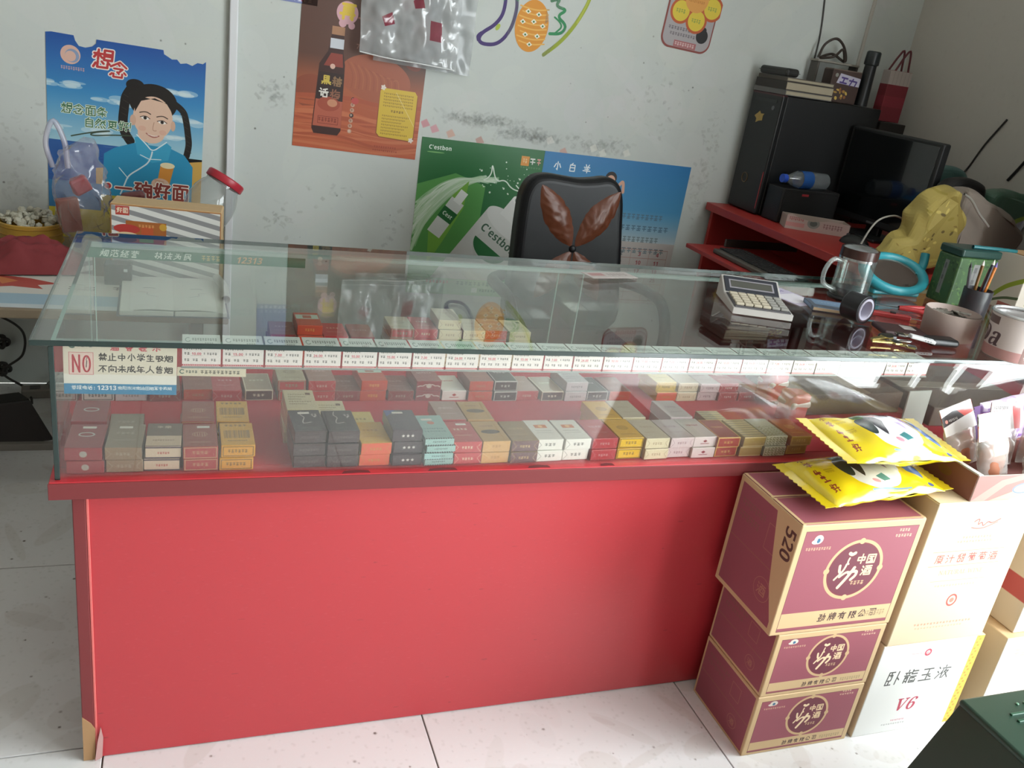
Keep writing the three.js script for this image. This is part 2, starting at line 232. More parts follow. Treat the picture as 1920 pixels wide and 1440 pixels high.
  for (const y of [YB + 0.004, gy1 - 0.004]) part(c, 'door_channel', rbox(gx1 - gx0 - 0.014, 0.0075, 0.018, 0.001), phys(0x9fb4ae, 0.35), P((gx0 + gx1) / 2, y, -1.9315));
}

// ---------- cigarette packs ----------
// one design per kind: top colour, end colour, accent, decoration
const D = [
  ['#8c3038', '#962e38', '#b9b4ae', 'ring'], ['#8a7a68', '#92785f', '#a89a86', 'plain'], ['#6a5448', '#d4bfa8', '#b03a3a', 'twoband'], ['#964538', '#a8383a', '#b88a68', 'emblem'], ['#d9a22e', '#d89a28', '#7a5a20', 'barcode'],
  ['#3a3234', '#402c30', '#b8b0a8', 'swirl'], ['#cfc3a0', '#c9bd98', '#7a6a50', 'lines'], ['#d8a838', '#dd5a34', '#b8862a', 'plain'], ['#40323e', '#3a2a34', '#cfc8c4', 'stars'], ['#8fb0ac', '#93b6b2', '#c07868', 'dots'],
  ['#b0383e', '#b83038', '#d8c8a8', 'plain'], ['#b08a50', '#c89a5a', '#5a4634', 'oval'], ['#8a6a3c', '#5a2a2c', '#b89458', 'plain'], ['#d9d5cc', '#e2dfd8', '#c8703a', 'picture'], ['#b2363f', '#b8303c', '#c89a9a', 'plain'],
  ['#d8a52e', '#ecc028', '#8a6a2a', 'emblem'], ['#c8b9a4', '#e4d8b8', '#b09a80', 'plain'], ['#c4b4b2', '#dcc8cc', '#a08088', 'plain'], ['#cabfb8', '#e4d4d6', '#8a2a3a', 'diamond'], ['#9a4a3c', '#a83c34', '#d8b060', 'frame'],
  ['#a89678', '#b89a5a', '#e0c890', 'stripe'], ['#b8b4a0', '#d8d2b8', '#7a7a50', 'filigree'], ['#b05a30', '#b88a30', '#d8b050', 'emblem'], ['#3a3636', '#3c3030', '#b8b4b0', 'frame'], ['#cfcdc8', '#e0dcd8', '#b04a40', 'diamond'],
  ['#b0a890', '#b23a38', '#8a8470', 'emblem'], ['#a08078', '#b43a3c', '#c8a8a0', 'plain'], ['#b84a34', '#c8482c', '#b8d0c4', 'label'], ['#7a4a40', '#8a3434', '#a89088', 'plain'], ['#8a4a48', '#8e3a40', '#c8b8b0', 'scroll'],
  ['#8c5046', '#c04a34', '#a87a60', 'plain'], ['#b4aeb0', '#c9c4c8', '#8a8488', 'lines'], ['#a89480', '#4a3030', '#d8ccb8', 'frame'], ['#a82a34', '#b22834', '#e0c8c0', 'plain'], ['#d8c070', '#d8b84a', '#8a7a40', 'plain'], ['#b0aaa4', '#c4c0ba', '#404040', 'barcode'],
];
const CW = 128, CH = 256, COLS = 12, ROWS = 3;
const packTex = canvas(CW * COLS, CH * ROWS, (x) => {
  D.forEach(([top, end, acc, kind], i) => {
    x.save(); x.translate((i % COLS) * CW, Math.floor(i / COLS) * CH); x.beginPath(); x.rect(0, 0, CW, CH); x.clip();
    x.fillStyle = top; x.fillRect(0, 0, CW, 184); x.fillStyle = end; x.fillRect(0, 180, CW, 56); x.fillStyle = top; x.fillRect(0, 236, CW, 20);
    x.strokeStyle = acc; x.fillStyle = acc; x.lineWidth = 3;
    const mid = 92;
    if (kind === 'ring') { x.lineWidth = 6; x.beginPath(); x.ellipse(64, 80, 26, 14, 0, 0, 7); x.stroke(); disc(x, 64, 208, 13, '#a8a098'); }
    if (kind === 'twoband') { x.fillStyle = '#cdb49a'; x.fillRect(0, 100, CW, 84); x.fillStyle = '#4a3a48'; x.fillRect(0, 176, CW, 6); x.fillRect(0, 184, CW, 6); x.fillRect(0, 228, CW, 8); cjk(x, '中南', 36, 20, 22, '#c8b8a0', 0.1, 1.3); tiny(x, 44, 206, 44, 9, acc, 5); tiny(x, 24, 130, 80, 8, '#8a6a58', 9); }
    if (kind === 'emblem') { x.beginPath(); x.ellipse(64, 84, 27, 17, 0, 0, 7); x.stroke(); for (let k = -2; k < 3; k++) x.fillRect(62 + k * 9, 72, 3, 24); tiny(x, 24, 140, 80, 8, acc, 8); x.lineWidth = 4; x.strokeRect(6, 186, CW - 12, 44); tiny(x, 34, 200, 60, 14, acc, 4); }
    if (kind === 'barcode') { for (let k = 0; k < 22; k++) x.fillRect(14 + k * 4.6, 62, rr(1, 3.4), 62); tiny(x, 20, 16, 88, 14, acc, 5); tiny(x, 26, 140, 76, 8, acc, 9); x.lineWidth = 3; x.strokeRect(8, 188, CW - 16, 40); tiny(x, 26, 200, 76, 14, acc, 6); }
    if (kind === 'swirl') { smooth(x, [[52, 12], [40, 40], [60, 62], [46, 90], [44, 116], [78, 104]], acc, 4); tiny(x, 88, 36, 26, 20, acc, 2); disc(x, 100, 60, 5, acc); tiny(x, 20, 150, 88, 7, '#5a5052', 8); tiny(x, 26, 204, 76, 10, '#6a5a5c', 7); }
    if (kind === 'lines') { for (let k = 0; k < 5; k++) tiny(x, 16, 40 + k * 22, 96 - (k % 3) * 20, 8, acc, 9); x.fillStyle = '#6a4a3a'; x.fillRect(92, 28, 20, 20); tiny(x, 30, 204, 68, 10, acc, 6); }
    if (kind === 'stars') { poly(x, [[0, 0], [54, 0], [0, 60]], '#3a4a86'); tiny(x, 20, 90, 88, 9, '#6a5a68', 7); [46, 66, 86].forEach((q) => { poly(x, [0, 1, 2, 3, 4, 5, 6, 7, 8, 9].map((k) => [q + Math.sin(k * 0.628) * (k % 2 ? 4 : 9), 208 - Math.cos(k * 0.628) * (k % 2 ? 4 : 9)]), acc); }); }
    if (kind === 'dots') { for (let k = 0; k < 12; k++) { x.fillStyle = '#4a4a50'; x.fillRect(4 + k * 10.6, 172, 6, 9); x.fillRect(4 + k * 10.6, 226, 6, 8); } oval(x, 64, 60, 16, 12, acc); tiny(x, 20, 100, 88, 8, '#5a7a78', 8); tiny(x, 16, 120, 96, 8, '#5a7a78', 8); tiny(x, 34, 200, 60, 10, '#4a5a5c', 7); }
    if (kind === 'oval') { oval(x, 64, 96, 44, 18, acc); tiny(x, 30, 40, 68, 12, '#8a5a3a', 5); line(x, [[4, 184], [40, 208], [4, 232]], '#d8b070', 2); tiny(x, 44, 200, 44, 12, '#a87a40', 3); }
    if (kind === 'picture') { x.fillStyle = acc; x.fillRect(34, 46, 60, 30); disc(x, 64, 60, 11, '#e8b070'); tiny(x, 24, 96, 80, 8, '#9a968c', 8); tiny(x, 24, 116, 80, 6, '#9a968c', 10); line(x, [[4, 186], [24, 208], [4, 230]], '#9a968c', 2); tiny(x, 40, 200, 56, 14, '#5a5650', 3); }
    if (kind === 'diamond') { poly(x, [[64, 196], [76, 204], [64, 212], [52, 204]], acc); x.fillRect(40, 216, 48, 3); tiny(x, 30, 60, 68, 12, acc, 5); }
    if (kind === 'frame') { x.lineWidth = 4; x.strokeRect(5, 5, CW - 10, 172); x.strokeRect(4, 184, CW - 8, 48); tiny(x, 36, 202, 56, 12, acc, 3); tiny(x, 30, 70, 68, 14, acc, 4); }
    if (kind === 'stripe') { for (let k = 0; k < 8; k++) x.fillRect(0, 8 + k * 22, CW, 5); x.fillRect(0, 182, CW, 6); x.fillRect(0, 228, CW, 6); }
    if (kind === 'filigree') { for (let k = 0; k < 26; k++) { x.beginPath(); x.arc(12 + (k % 7) * 18, 194 + Math.floor(k / 7) * 12, 6, k, k + 4.2); x.stroke(); } for (let k = 0; k < 30; k++) { x.beginPath(); x.arc(14 + (k % 6) * 20, 90 + Math.floor(k / 6) * 18, 7, k, k + 4); x.stroke(); } }
    if (kind === 'label') { x.fillRect(6, 30, CW - 12, 60); x.fillStyle = '#a85a4a'; x.fillRect(42, 40, 44, 40); tiny(x, 40, 200, 50, 14, '#e0a050', 4); }
    if (kind === 'scroll') { x.lineWidth = 5; for (const s of [-1, 1]) smooth(x, [[64, 208], [64 + s * 16, 196], [64 + s * 30, 210], [64 + s * 44, 206], [64 + s * 56, 212]], acc, 6); oval(x, 64, 208, 14, 12, acc); tiny(x, 24, 80, 80, 10, acc, 6); }
    if (kind === 'plain') { tiny(x, 30, 64, 68, 14, acc, 4); tiny(x, 24, 120, 80, 6, acc, 9); tiny(x, 38, 203, 52, 12, acc, 4); line(x, [[2, 184], [22, 208], [2, 232]], acc, 1.5); line(x, [[126, 184], [106, 208], [126, 232]], acc, 1.5); }
    x.restore();
  });
});
const packMat = phys(0xffffff, 0.32, { map: packTex, clearcoat: 0.5, clearcoatRoughness: 0.12 });
const packGeos = new Map();
function packGeo(i, h = 0.0225, l = 0.086, w = 0.0545) {
  const key = [i, h, l, w].join(); if (packGeos.has(key)) return packGeos.get(key);
  const g = rbox(w, h, l, 0.0014, 1), uv = g.attributes.uv, n = uv.count / 6, TW = CW * COLS, TH = CH * ROWS, ox = (i % COLS) * CW, oy = Math.floor(i / COLS) * CH;
  for (let k = 0; k < uv.count; k++) {
    const f = Math.floor(k / n), u = Math.min(0.985, Math.max(0.015, uv.getX(k))), v = Math.min(0.985, Math.max(0.015, uv.getY(k)));
    const [px, py] = f === 2 || f === 3 ? [u * CW, (1 - v) * 180] : f === 4 || f === 5 ? [u * CW, 181 + (1 - v) * 54] : [u * CW, 238 + (1 - v) * 16];
    uv.setXY(k, (ox + px) / TW, 1 - (oy + py) / TH);
  }
  packGeos.set(key, g); return g;
}
const stickerGeo = rbox(0.02, 0.0004, 0.007, 0.0001, 1), stickerMat = std(0xd8d4cc, 0.6);
const ORD = ['first', 'second', 'third', 'fourth', 'fifth', 'sixth', 'seventh', 'eighth', 'ninth', 'tenth', 'eleventh', 'twelfth', 'thirteenth', 'fourteenth', 'fifteenth', 'sixteenth', 'seventeenth', 'eighteenth', 'nineteenth', 'twentieth', 'twenty-first', 'twenty-second', 'twenty-third', 'twenty-fourth', 'twenty-fifth'];
const LOOK = ['maroon ring-printed', 'taupe', 'brown and beige', 'dull red emblem', 'golden yellow', 'charcoal swirl-printed', 'cream text-covered', 'yellow and orange', 'dark plum starred', 'slim teal', 'red', 'gold', 'brown and gold', 'white picture-printed', 'crimson', 'bright yellow', 'cream', 'pale pink', 'white diamond-printed', 'red and gold', 'gold striped', 'cream filigree', 'orange and gold', 'black silver-framed', 'plain white', 'cream topped red', 'pink topped red', 'orange-red', 'dark red', 'maroon scroll-printed', 'orange-brown', 'silver white', 'beige and dark', 'glossy red', 'pale yellow', 'grey barcode-printed'];
const LEVEL = ['top', 'second', 'third', 'fourth', 'fifth'];
function stack(design, x, z, n, where, o = {}) {
  const h = o.h || 0.0225;
  for (let k = 0; k < n; k++) {
    const d = o.mix && o.mix[k] !== undefined ? o.mix[k] : design;
    const lab = n > 1 ? `${LOOK[d]} cigarette pack, ${LEVEL[n - 1 - k]} one of ${where}` : `single ${LOOK[d]} cigarette pack, ${where}`;
    const m = solo('cigarette_pack', lab, 'cigarette pack', packGeo(d, h, o.l), packMat, [x + rr(-0.002, 0.002), (o.y || YB + 0.0013) + h * (k + 0.5) + 0.0003 * k, z + rr(-0.004, 0.003)], [0, (o.ry || 0) + rr(-0.02, 0.02), 0], 'cigarette packs in the display case');
    if (o.sticker && k === n - 1) part(m, 'price_sticker', stickerGeo, stickerMat, [rr(-0.008, 0.008), h / 2 + 0.0002, -0.03]);
  }
}
// front row: left edges measured along the glass
const FX = [-0.175, -0.118, -0.06, -0.004, 0.054, 0.114, 0.171, 0.229, 0.286, 0.342, 0.4, 0.457, 0.512, 0.567, 0.62, 0.677, 0.732, 0.791, 0.847, 0.905, 0.96, 1.013, 1.072, 1.132, 1.188, 1.254];
const FRONT = [[0, 2, 1], [1, 2, 1], [2, 2], [3, 2, 1], [4, 2], null, [5, 3, 1], [5, 3], [7, 2], [8, 3, 1], [9, 4, 1], [10, 2, 1], [11, 2], [12, 2], [13, 2], [13, 2], [14, 2], [15, 2], [16, 2], [17, 2], [18, 2], [19, 2], [20, 2], [21, 2], [22, 2]];
const ZF = -1.348;
{ let n = 0; FRONT.forEach((f, i) => { if (!f) return; const [d, k, s] = f; stack(d, (FX[i] + FX[i + 1]) / 2, ZF - 0.044, k, `${ORD[n++]} front-row stack from left`, { sticker: !!s, h: d === 9 ? 0.0135 : 0.0225, l: d === 9 ? 0.1 : undefined, ry: i < 5 ? -0.03 + i * 0.01 : 0.03 }); }); }
// packs standing right behind some of the front stacks
for (const [d, i, k] of [[0, 0, 2], [1, 1, 1], [3, 3, 2], [4, 4, 2], [6, 6, 3], [6, 7, 2], [34, 8, 1], [26, 11, 2], [11, 12, 2], [15, 17, 2], [16, 18, 2], [17, 20, 2], [20, 22, 1]]) stack(d, (FX[i] + FX[i + 1]) / 2 - 0.003, ZF - 0.137, k, `stack behind ${ORD[i < 5 ? i : i - 1]} front-row stack`);
// second row
const ZB = -1.628;
const BACK = [[35, -0.15, 1], [31, -0.095, 1], [28, -0.036, 1], [30, 0.022, 1], [14, 0.078, 1], [32, 0.136, 1], [25, 0.2, 2], [26, 0.259, 2], [28, 0.311, 1], [27, 0.362, 2], [28, 0.42, 1], [29, 0.478, 2], [24, 0.537, 1], [30, 0.595, 2], [23, 0.651, 2], [26, 0.706, 1], [32, 0.761, 1], [31, 0.819, 2], [23, 0.874, 1], [30, 0.932, 1], [34, 1.05, 2, [7]], [16, 1.108, 2], [17, 1.164, 2], [33, 1.22, 2], [33, 1.276, 1]];
BACK.forEach(([d, x, k, mix], i) => stack(d, x, ZB - 0.044, k, `${ORD[i]} second-row ${k > 1 ? 'stack' : 'spot'} from left`, { mix, ry: 0.04 }));
// packs piled against the sliding doors, seen through the top pane
[[25, 0.46, 4], [10, 0.515, 4], [16, 0.572, 5], [16, 0.63, 4], [26, 0.668 + 0.02, 4, [30, 30]], [6, 0.747, 4], [28, 0.2, 3], [27, 0.257, 4], [10, 0.315, 3], [29, 0.372, 3]].sort((a, b) => a[1] - b[1]).forEach(([d, x, k, mix], i) => stack(d, x, -1.868, k, `${ORD[i]} rear stack by sliding door`, { mix }));

// goods at the right end of the case
{
  const brown = std(0x5c4636, 0.7);
  const a = thing('goods_carton', 'dark brown carton lying flat inside right end of display case', 'carton', [1.53, YB + 0.0013, -1.67], 0.05);
  part(a, 'body', rbox(0.3, 0.055, 0.24, 0.003), brown, [0, 0.0275, 0]); part(a, 'tape', rbox(0.04, 0.001, 0.242, 0.0003), std(0x8a7458, 0.4), [0.02, 0.0555, 0]);
  const b = thing('goods_carton', 'grey-brown carton lying beside white card in display case', 'carton', [1.86, YB + 0.0013, -1.62], -0.06);
  part(b, 'body', rbox(0.34, 0.05, 0.3, 0.003), std(0x6a5e54, 0.7), [0.03, 0.025, 0]); part(b, 'tape', rbox(0.34, 0.001, 0.04, 0.0003), std(0x8e8478, 0.4), [0.03, 0.0505, 0]);
  solo('white_card', 'blank white card standing upright inside the glass case', 'card', rbox(0.075, 0.1, 0.004, 0.001), std(0xd4dcd6, 0.6), [1.632, YB + 0.0525, -1.46], [-0.05, 0.1, 0]);
  for (const [x, z, c, l] of [[1.31, -1.5, 0xc86a68, 'pink plastic-wrapped packet standing behind orange cigarette packs'], [1.335, -1.62, 0xb82c34, 'red foil-wrapped packet at end of second row']]) {
    const g = wobble(rbox(0.06, 0.075, 0.05, 0.012, 5), 0.006, 40, x * 9); const t = thing('wrapped_packet', l, 'packet', [x, YB + 0.0013, z], 0.2);
    part(t, 'body', g, phys(c, 0.2, { clearcoat: 0.8 }), [0, 0.046, 0]); part(t, 'white_band', wobble(rbox(0.062, 0.02, 0.052, 0.008, 5), 0.004, 40, x * 9), phys(0xd8d0cc, 0.25), [0, 0.056, 0]);
  }
}

// ---------- price tags, notices ----------
const tagTex = [0, 1, 2, 3].map((v) => canvas(256, 144, (x, w, h) => {
  x.fillStyle = '#ece6e4'; x.fillRect(0, 0, w, h); x.fillStyle = '#b83a44'; x.fillRect(0, h - 16, w, 12); x.fillStyle = '#e8d8d8'; for (let k = 0; k < 20; k++) x.fillRect(8 + k * 12, h - 14, 5, 7);
  tiny(x, 12, 8, 120, 16, '#5a5450', 8); tiny(x, 14, 42, 40, 18, '#4a4644', 2); words(x, ['10.00', '15.00', '7.00', '24.00'][v], 62, 62, 'bold 26px sans-serif', '#c84a58'); tiny(x, 142, 44, 12, 16, '#4a4644', 1); tiny(x, 164, 44, 70, 16, '#4a4644', 4);
  line(x, [[56, 66], [134, 66]], '#8a8480', 1.5); for (const q of [14, 70, 128, 190]) tiny(x, q, 88, 38, 18, '#5a5654', 2);
}));
const tagMats = tagTex.map((t) => std(0xffffff, 0.5, { map: t }));
const flapMat = std(0xffffff, 0.5, { map: canvas(256, 96, (x, w, h) => { x.fillStyle = '#dfe3e0'; x.fillRect(0, 0, w, h); x.strokeStyle = '#8a9a94'; x.lineWidth = 6; x.beginPath(); x.arc(38, 44, 16, 0.4, 5.4); x.stroke(); tiny(x, 66, 30, 170, 22, '#6a706c', 10); tiny(x, 150, 64, 60, 12, '#8a908c', 4); }) });
const TX = [-0.005, 0.055, 0.12, 0.181, 0.243, 0.303, 0.362, 0.421, 0.482, 0.543, 0.604, 0.662, 0.723, 0.785, 0.846, 0.906, 0.966, 1.026, 1.087, 1.148, 1.205, 1.266, 1.326, 1.386, 1.443, 1.504];
for (let i = 0; i < 25; i++) {
  const w = TX[i + 1] - TX[i] - 0.003, t = thing('price_tag', `white price tag hanging under front glass edge, ${ORD[i]} from left`, 'price tag', [(TX[i] + TX[i + 1]) / 2, 0.7725, -1.348], 0, 'price tags along the glass edge');
  part(t, 'front_flap', rbox(w, 0.0335, 0.0008, 0.0002, 1), tagMats[i % 4], [0, 0.0168, 0]);
  part(t, 'top_flap', rbox(w, 0.0006, 0.052, 0.0002, 1), flapMat, [0, 0.0338, -0.0258]);
}
solo('tag_rail', 'thin clear plastic rail holding the price tags', 'rail', rbox(1.51, 0.003, 0.0014, 0.0004, 1), phys(0x8e9694, 0.3), [0.75, 0.7705, -1.3482]);
solo('warning_notice', 'no-smoking notice with blue bottom band on the glass', 'notice', rbox(0.158, 0.086, 0.0008, 0.0002, 1), printed(1024, 556, (x, w, h) => {
  x.fillStyle = '#e4ddcc'; x.fillRect(0, 0, w, h); x.fillStyle = '#eceae2'; x.fillRect(0, h * 0.62, w, h * 0.2);
  x.strokeStyle = '#2a5a52'; x.lineWidth = 16; x.beginPath(); x.arc(80, 42, 26, 0.7, 5.6); x.stroke(); tiny(x, 124, 28, 140, 34, '#3a4a48', 4);
  cjk(x, '温馨提示', 420, 18, 72, '#c8384a', 0.13, 1.75);
  x.strokeStyle = '#d07078'; x.lineWidth = 5; x.strokeRect(50, 118, 212, 230); x.fillStyle = '#ead0c8'; x.fillRect(53, 121, 206, 224);
  line(x, [[84, 322], [84, 148], [140, 322], [140, 148]], '#b82c3c', 17); x.strokeStyle = '#b82c3c'; x.lineWidth = 16; x.beginPath(); x.ellipse(204, 236, 30, 82, 0, 0, 7); x.stroke(); line(x, [[200, 270], [206, 205]], '#4a3a3a', 8); smooth(x, [[206, 205], [196, 190], [212, 178], [204, 165]], '#4a3a3a', 5);
  cjk(x, '禁止中小学生吸烟', 308, 122, 76, '#2c2a28', 0.13, 1.13); cjk(x, '不向未成年人售烟', 308, 246, 76, '#2c2a28', 0.13, 1.13);
  x.fillStyle = '#2a86b4'; x.fillRect(0, h * 0.8, w, h * 0.2); cjk(x, '举报电话', 66, 466, 44, '#f0f2f2', 0.12, 1.08); words(x, ':', 262, 506, 'bold 50px sans-serif', '#fff'); words(x, '12313', 292, 510, 'bold 64px sans-serif', '#f4f6f6'); cjk(x, '南阳市河南油田烟草专卖局', 480, 468, 38, '#e8eef0', 0.12, 1.1);
}, 0.4), [-0.09, 0.7685, -1.3452], [0, 0, -0.012]);
solo('name_strip', 'narrow cream name strip under first price tags', 'label', rbox(0.103, 0.0148, 0.0008, 0.0002, 1), printed(512, 74, (x, w, h) => { x.fillStyle = '#ddd4bc'; x.fillRect(0, 0, w, h); x.strokeStyle = '#2a5a52'; x.lineWidth = 7; x.beginPath(); x.arc(36, 36, 16, 0.7, 5.6); x.stroke(); tiny(x, 62, 26, 90, 22, '#3a4a48', 4); tiny(x, 172, 24, 300, 28, '#4a443c', 10); }), [0.041, 0.7625, -1.3495], [0, 0, -0.01]);
solo('slogan_strip', 'green slogan strip inside back of the glass top', 'strip', rbox(0.44, 0.022, 0.0008, 0.0002, 1), printed(1024, 52, (x, w, h) => { x.fillStyle = '#1f6a50'; x.fillRect(0, 0, w, h); cjk(x, '规范经营', 60, 10, 34, '#dfe8e0', 0.13, 1.3, false, 0.25); cjk(x, '执法为民', 300, 10, 34, '#dfe8e0', 0.13, 1.3, false, 0.25); tiny(x, 520, 14, 90, 26, '#c8b06a', 4); words(x, '12313', 680, 44, 'italic bold 46px sans-serif', '#d89a5a'); }), [0.03, 0.789, -1.923]);

// ---------- cartons stacked against the counter ----------
const kraft = std(0xccae84, 0.8), kraftDark = kraft;
const plum = '#96505c', tan = '#ccae84';
function liquorFront(w, h) {
  return printed(1024, Math.round(1024 * h / w), (x, W, H) => {
    x.fillStyle = tan; x.fillRect(0, 0, W, H); const m = W * 0.045, b = H * 0.17;
    x.fillStyle = '#6a3a3c'; x.fillRect(m, m, W - 2 * m, H - m * 1.6); x.fillStyle = plum; x.fillRect(m + 4, m + 4, W - 2 * m - 8, H - m * 1.6 - 8);
    for (let i = 0; i < 260; i++) { x.fillStyle = `rgba(${rnd() > 0.5 ? '190,110,120' : '110,40,54'},0.12)`; x.fillRect(m + rnd() * (W - 2 * m), m + rnd() * (H - 2 * m), rr(2, 14), rr(1, 3)); }
    x.fillStyle = tan; x.fillRect(m + 4, H - b - m * 0.6, W - 2 * m - 8, b * 0.82); cjk(x, '劲牌有限公司', W * 0.36, H - b * 0.98, b * 0.42, '#4a3230', 0.13, 1.4); tiny(x, W * 0.72, H - b * 0.9, W * 0.2, b * 0.3, '#a08a68', 9);
    oval(x, W * 0.16, H * 0.13, W * 0.035, H * 0.04, '#d8ccc0'); oval(x, W * 0.16, H * 0.14, W * 0.014, H * 0.02, '#3a6a8a'); oval(x, W * 0.14, H * 0.15, W * 0.03, H * 0.02, '#d8ccc0'); oval(x, W * 0.16, H * 0.145, W * 0.012, H * 0.016, '#3a6a8a'); tiny(x, W * 0.08, H * 0.2, W * 0.2, H * 0.025, '#cfa888', 10);
    tiny(x, W * 0.8, H * 0.08, W * 0.09, H * 0.025, '#d8b898', 4); tiny(x, W * 0.78, H * 0.13, W * 0.14, H * 0.025, '#d8b898', 6);
    const cx = W * 0.52, cy = H * 0.43, r = Math.min(W * 0.23, H * 0.34); disc(x, cx, cy, r, '#cbaa80'); disc(x, cx, cy, r * 0.9, '#7a3440'); disc(x, cx, cy, r * 0.86, '#6f3340');
    for (let k = 0; k < 4; k++) disc(x, cx + Math.cos(k * 1.571) * r * 0.95, cy + Math.sin(k * 1.571) * r * 0.95, r * 0.1, '#cbaa80');
    cjk(x, '中国', cx + r * 0.02, cy - r * 0.5, r * 0.32, '#e4c8a0', 0.15, 1.06); cjk(x, '酒', cx + r * 0.32, cy - r * 0.12, r * 0.34, '#e4c8a0', 0.15);
    const br = (p, w) => smooth(x, p.map(([a, b]) => [cx + a * r, cy + b * r]), '#ead0aa', w * r); br([[-0.3, -0.56], [-0.22, -0.5], [-0.12, -0.56]], 0.11); br([[-0.26, -0.4], [-0.3, -0.26], [-0.24, -0.2]], 0.06); br([[-0.52, -0.16], [-0.5, 0.0], [-0.46, 0.06]], 0.09); br([[-0.3, -0.2], [-0.33, 0.0], [-0.5, 0.2], [-0.58, 0.3]], 0.07); br([[-0.42, 0.22], [-0.2, 0.02], [-0.08, 0.16], [-0.2, 0.34]], 0.08); br([[0.02, -0.06], [-0.1, 0.2], [-0.36, 0.58]], 0.11); br([[-0.14, 0.1], [0.14, 0.02], [0.16, 0.2], [0.02, 0.34]], 0.1); tiny(x, cx + r * 0.05, cy + r * 0.4, r * 0.5, r * 0.13, '#c8a880', 4);
  }, 0.6);
}
function liquorSide(wide, h, flap) {
  return printed(768, Math.round(768 * h / wide), (x, W, H) => {
    x.fillStyle = tan; x.fillRect(0, 0, W, H); const m = H * 0.045; x.fillStyle = plum; x.fillRect(m, m, W - 2 * m, H - 2 * m);
    line(x, [[m, H * 0.52], [W - m, H * 0.52]], '#9a6a58', 5); x.strokeStyle = '#b07a68'; x.lineWidth = 4; x.beginPath(); x.arc(W * 0.72, H * 0.72, H * 0.1, 0, 7); x.stroke(); cjk(x, '酒', W * 0.72 - H * 0.05, H * 0.67, H * 0.1, '#b07a68', 0.1);
    tiny(x, W * 0.12, H * 0.16, W * 0.4, H * 0.06, '#8a5a56', 9); tiny(x, W * 0.12, H * 0.27, W * 0.34, H * 0.06, '#8a5a56', 8); x.strokeRect(W * 0.58, H * 0.18, W * 0.16, H * 0.22);
    if (flap) { poly(x, [[W, 0], [W * 0.62, 0], [W * 0.8, H * 0.62], [W, H]], tan); x.save(); x.translate(W * 0.81, H * 0.08); x.rotate(Math.PI / 2); words(x, '520', 0, 0, `bold ${Math.round(H * 0.17)}px sans-serif`, '#5a3a34'); x.restore(); }
  }, 0.65);
}
const plumTop = printed(256, 256, (x, w, h) => { x.fillStyle = tan; x.fillRect(0, 0, w, h); x.fillStyle = plum; x.fillRect(6, 6, w - 12, h - 20); x.fillStyle = '#864652'; x.fillRect(6, h * 0.47, w - 12, 3); }, 0.6);
function carton(name, label, p, [w, h, d], front, side, top, ry = 0, group, seam = true) {
  const t = thing(name, label, 'carton', p, ry, group);
  part(t, 'body', rbox(w, h, d, 0.0025, 2), [side, side, top, kraftDark, front, kraft], [0, h / 2, 0]);
  if (seam) { for (const s of [-1, 1]) part(t, 'top_flap', rbox(w - 0.004, 0.002, d / 2 - 0.003, 0.0008, 1), top, [0, h + 0.0008, s * d / 4]); }
  return t;
}
const sideLow = liquorSide(0.2, 0.153, false);
carton('liquor_carton', 'maroon liquor carton with round emblem, bottom of the stack', [1.2335, 0, -1.215], [0.272, 0.155, 0.2], liquorFront(0.272, 0.155), sideLow, plumTop, 0, 'maroon liquor cartons', false);
carton('liquor_carton', 'maroon liquor carton with round emblem, middle of the stack', [1.2355, 0.1555, -1.216], [0.272, 0.155, 0.2], liquorFront(0.272, 0.153), sideLow, plumTop, 0, 'maroon liquor cartons', false);
const topBox = carton('liquor_carton', 'tall maroon liquor carton under the yellow snack bags', [1.224, 0.3115, -1.217], [0.3, 0.252, 0.203], liquorFront(0.3, 0.252), liquorSide(0.203, 0.252, true), plumTop, 0, 'maroon liquor cartons');
const creamSide = std(0xd8c4a4, 0.8);
carton('spirit_carton', 'white spirit carton with yellow right edge and red lettering', [1.531, 0, -1.22], [0.288, 0.248, 0.21], printed(1024, 882, (x, W, H) => {
  x.fillStyle = '#e6e4e0'; x.fillRect(0, 0, W, H); x.fillStyle = '#d8b040'; x.fillRect(W * 0.91, 0, W * 0.09, H); for (let k = 0; k < 30; k++) { x.fillStyle = '#b88a28'; x.fillRect(W * 0.925 + (k % 2) * 22, k * 30, 20, 18); }
  disc(x, W * 0.46, H * 0.12, 34, '#c8485a'); disc(x, W * 0.46, H * 0.12, 20, '#e8d0d0'); words(x, 'G', W * 0.46, H * 0.15, 'bold 40px serif', '#c8485a', 'center'); line(x, [[W * 0.3, H * 0.12], [W * 0.4, H * 0.12]], '#c8a0a0', 4); line(x, [[W * 0.52, H * 0.12], [W * 0.62, H * 0.12]], '#c8a0a0', 4);
  cjk(x, '臥龍玉液', W * 0.14, H * 0.3, 128, '#4a4844', 0.09, 1.32, false, 0.1); words(x, 'V6', W * 0.42, H * 0.76, 'italic bold 170px serif', '#b83850', 'center'); tiny(x, W * 0.34, H * 0.86, 140, 14, '#c87080', 8); tiny(x, W * 0.26, H * 0.9, 240, 14, '#a8a4a0', 10);
}, 0.5), creamSide, creamSide, 0.0, undefined, false);
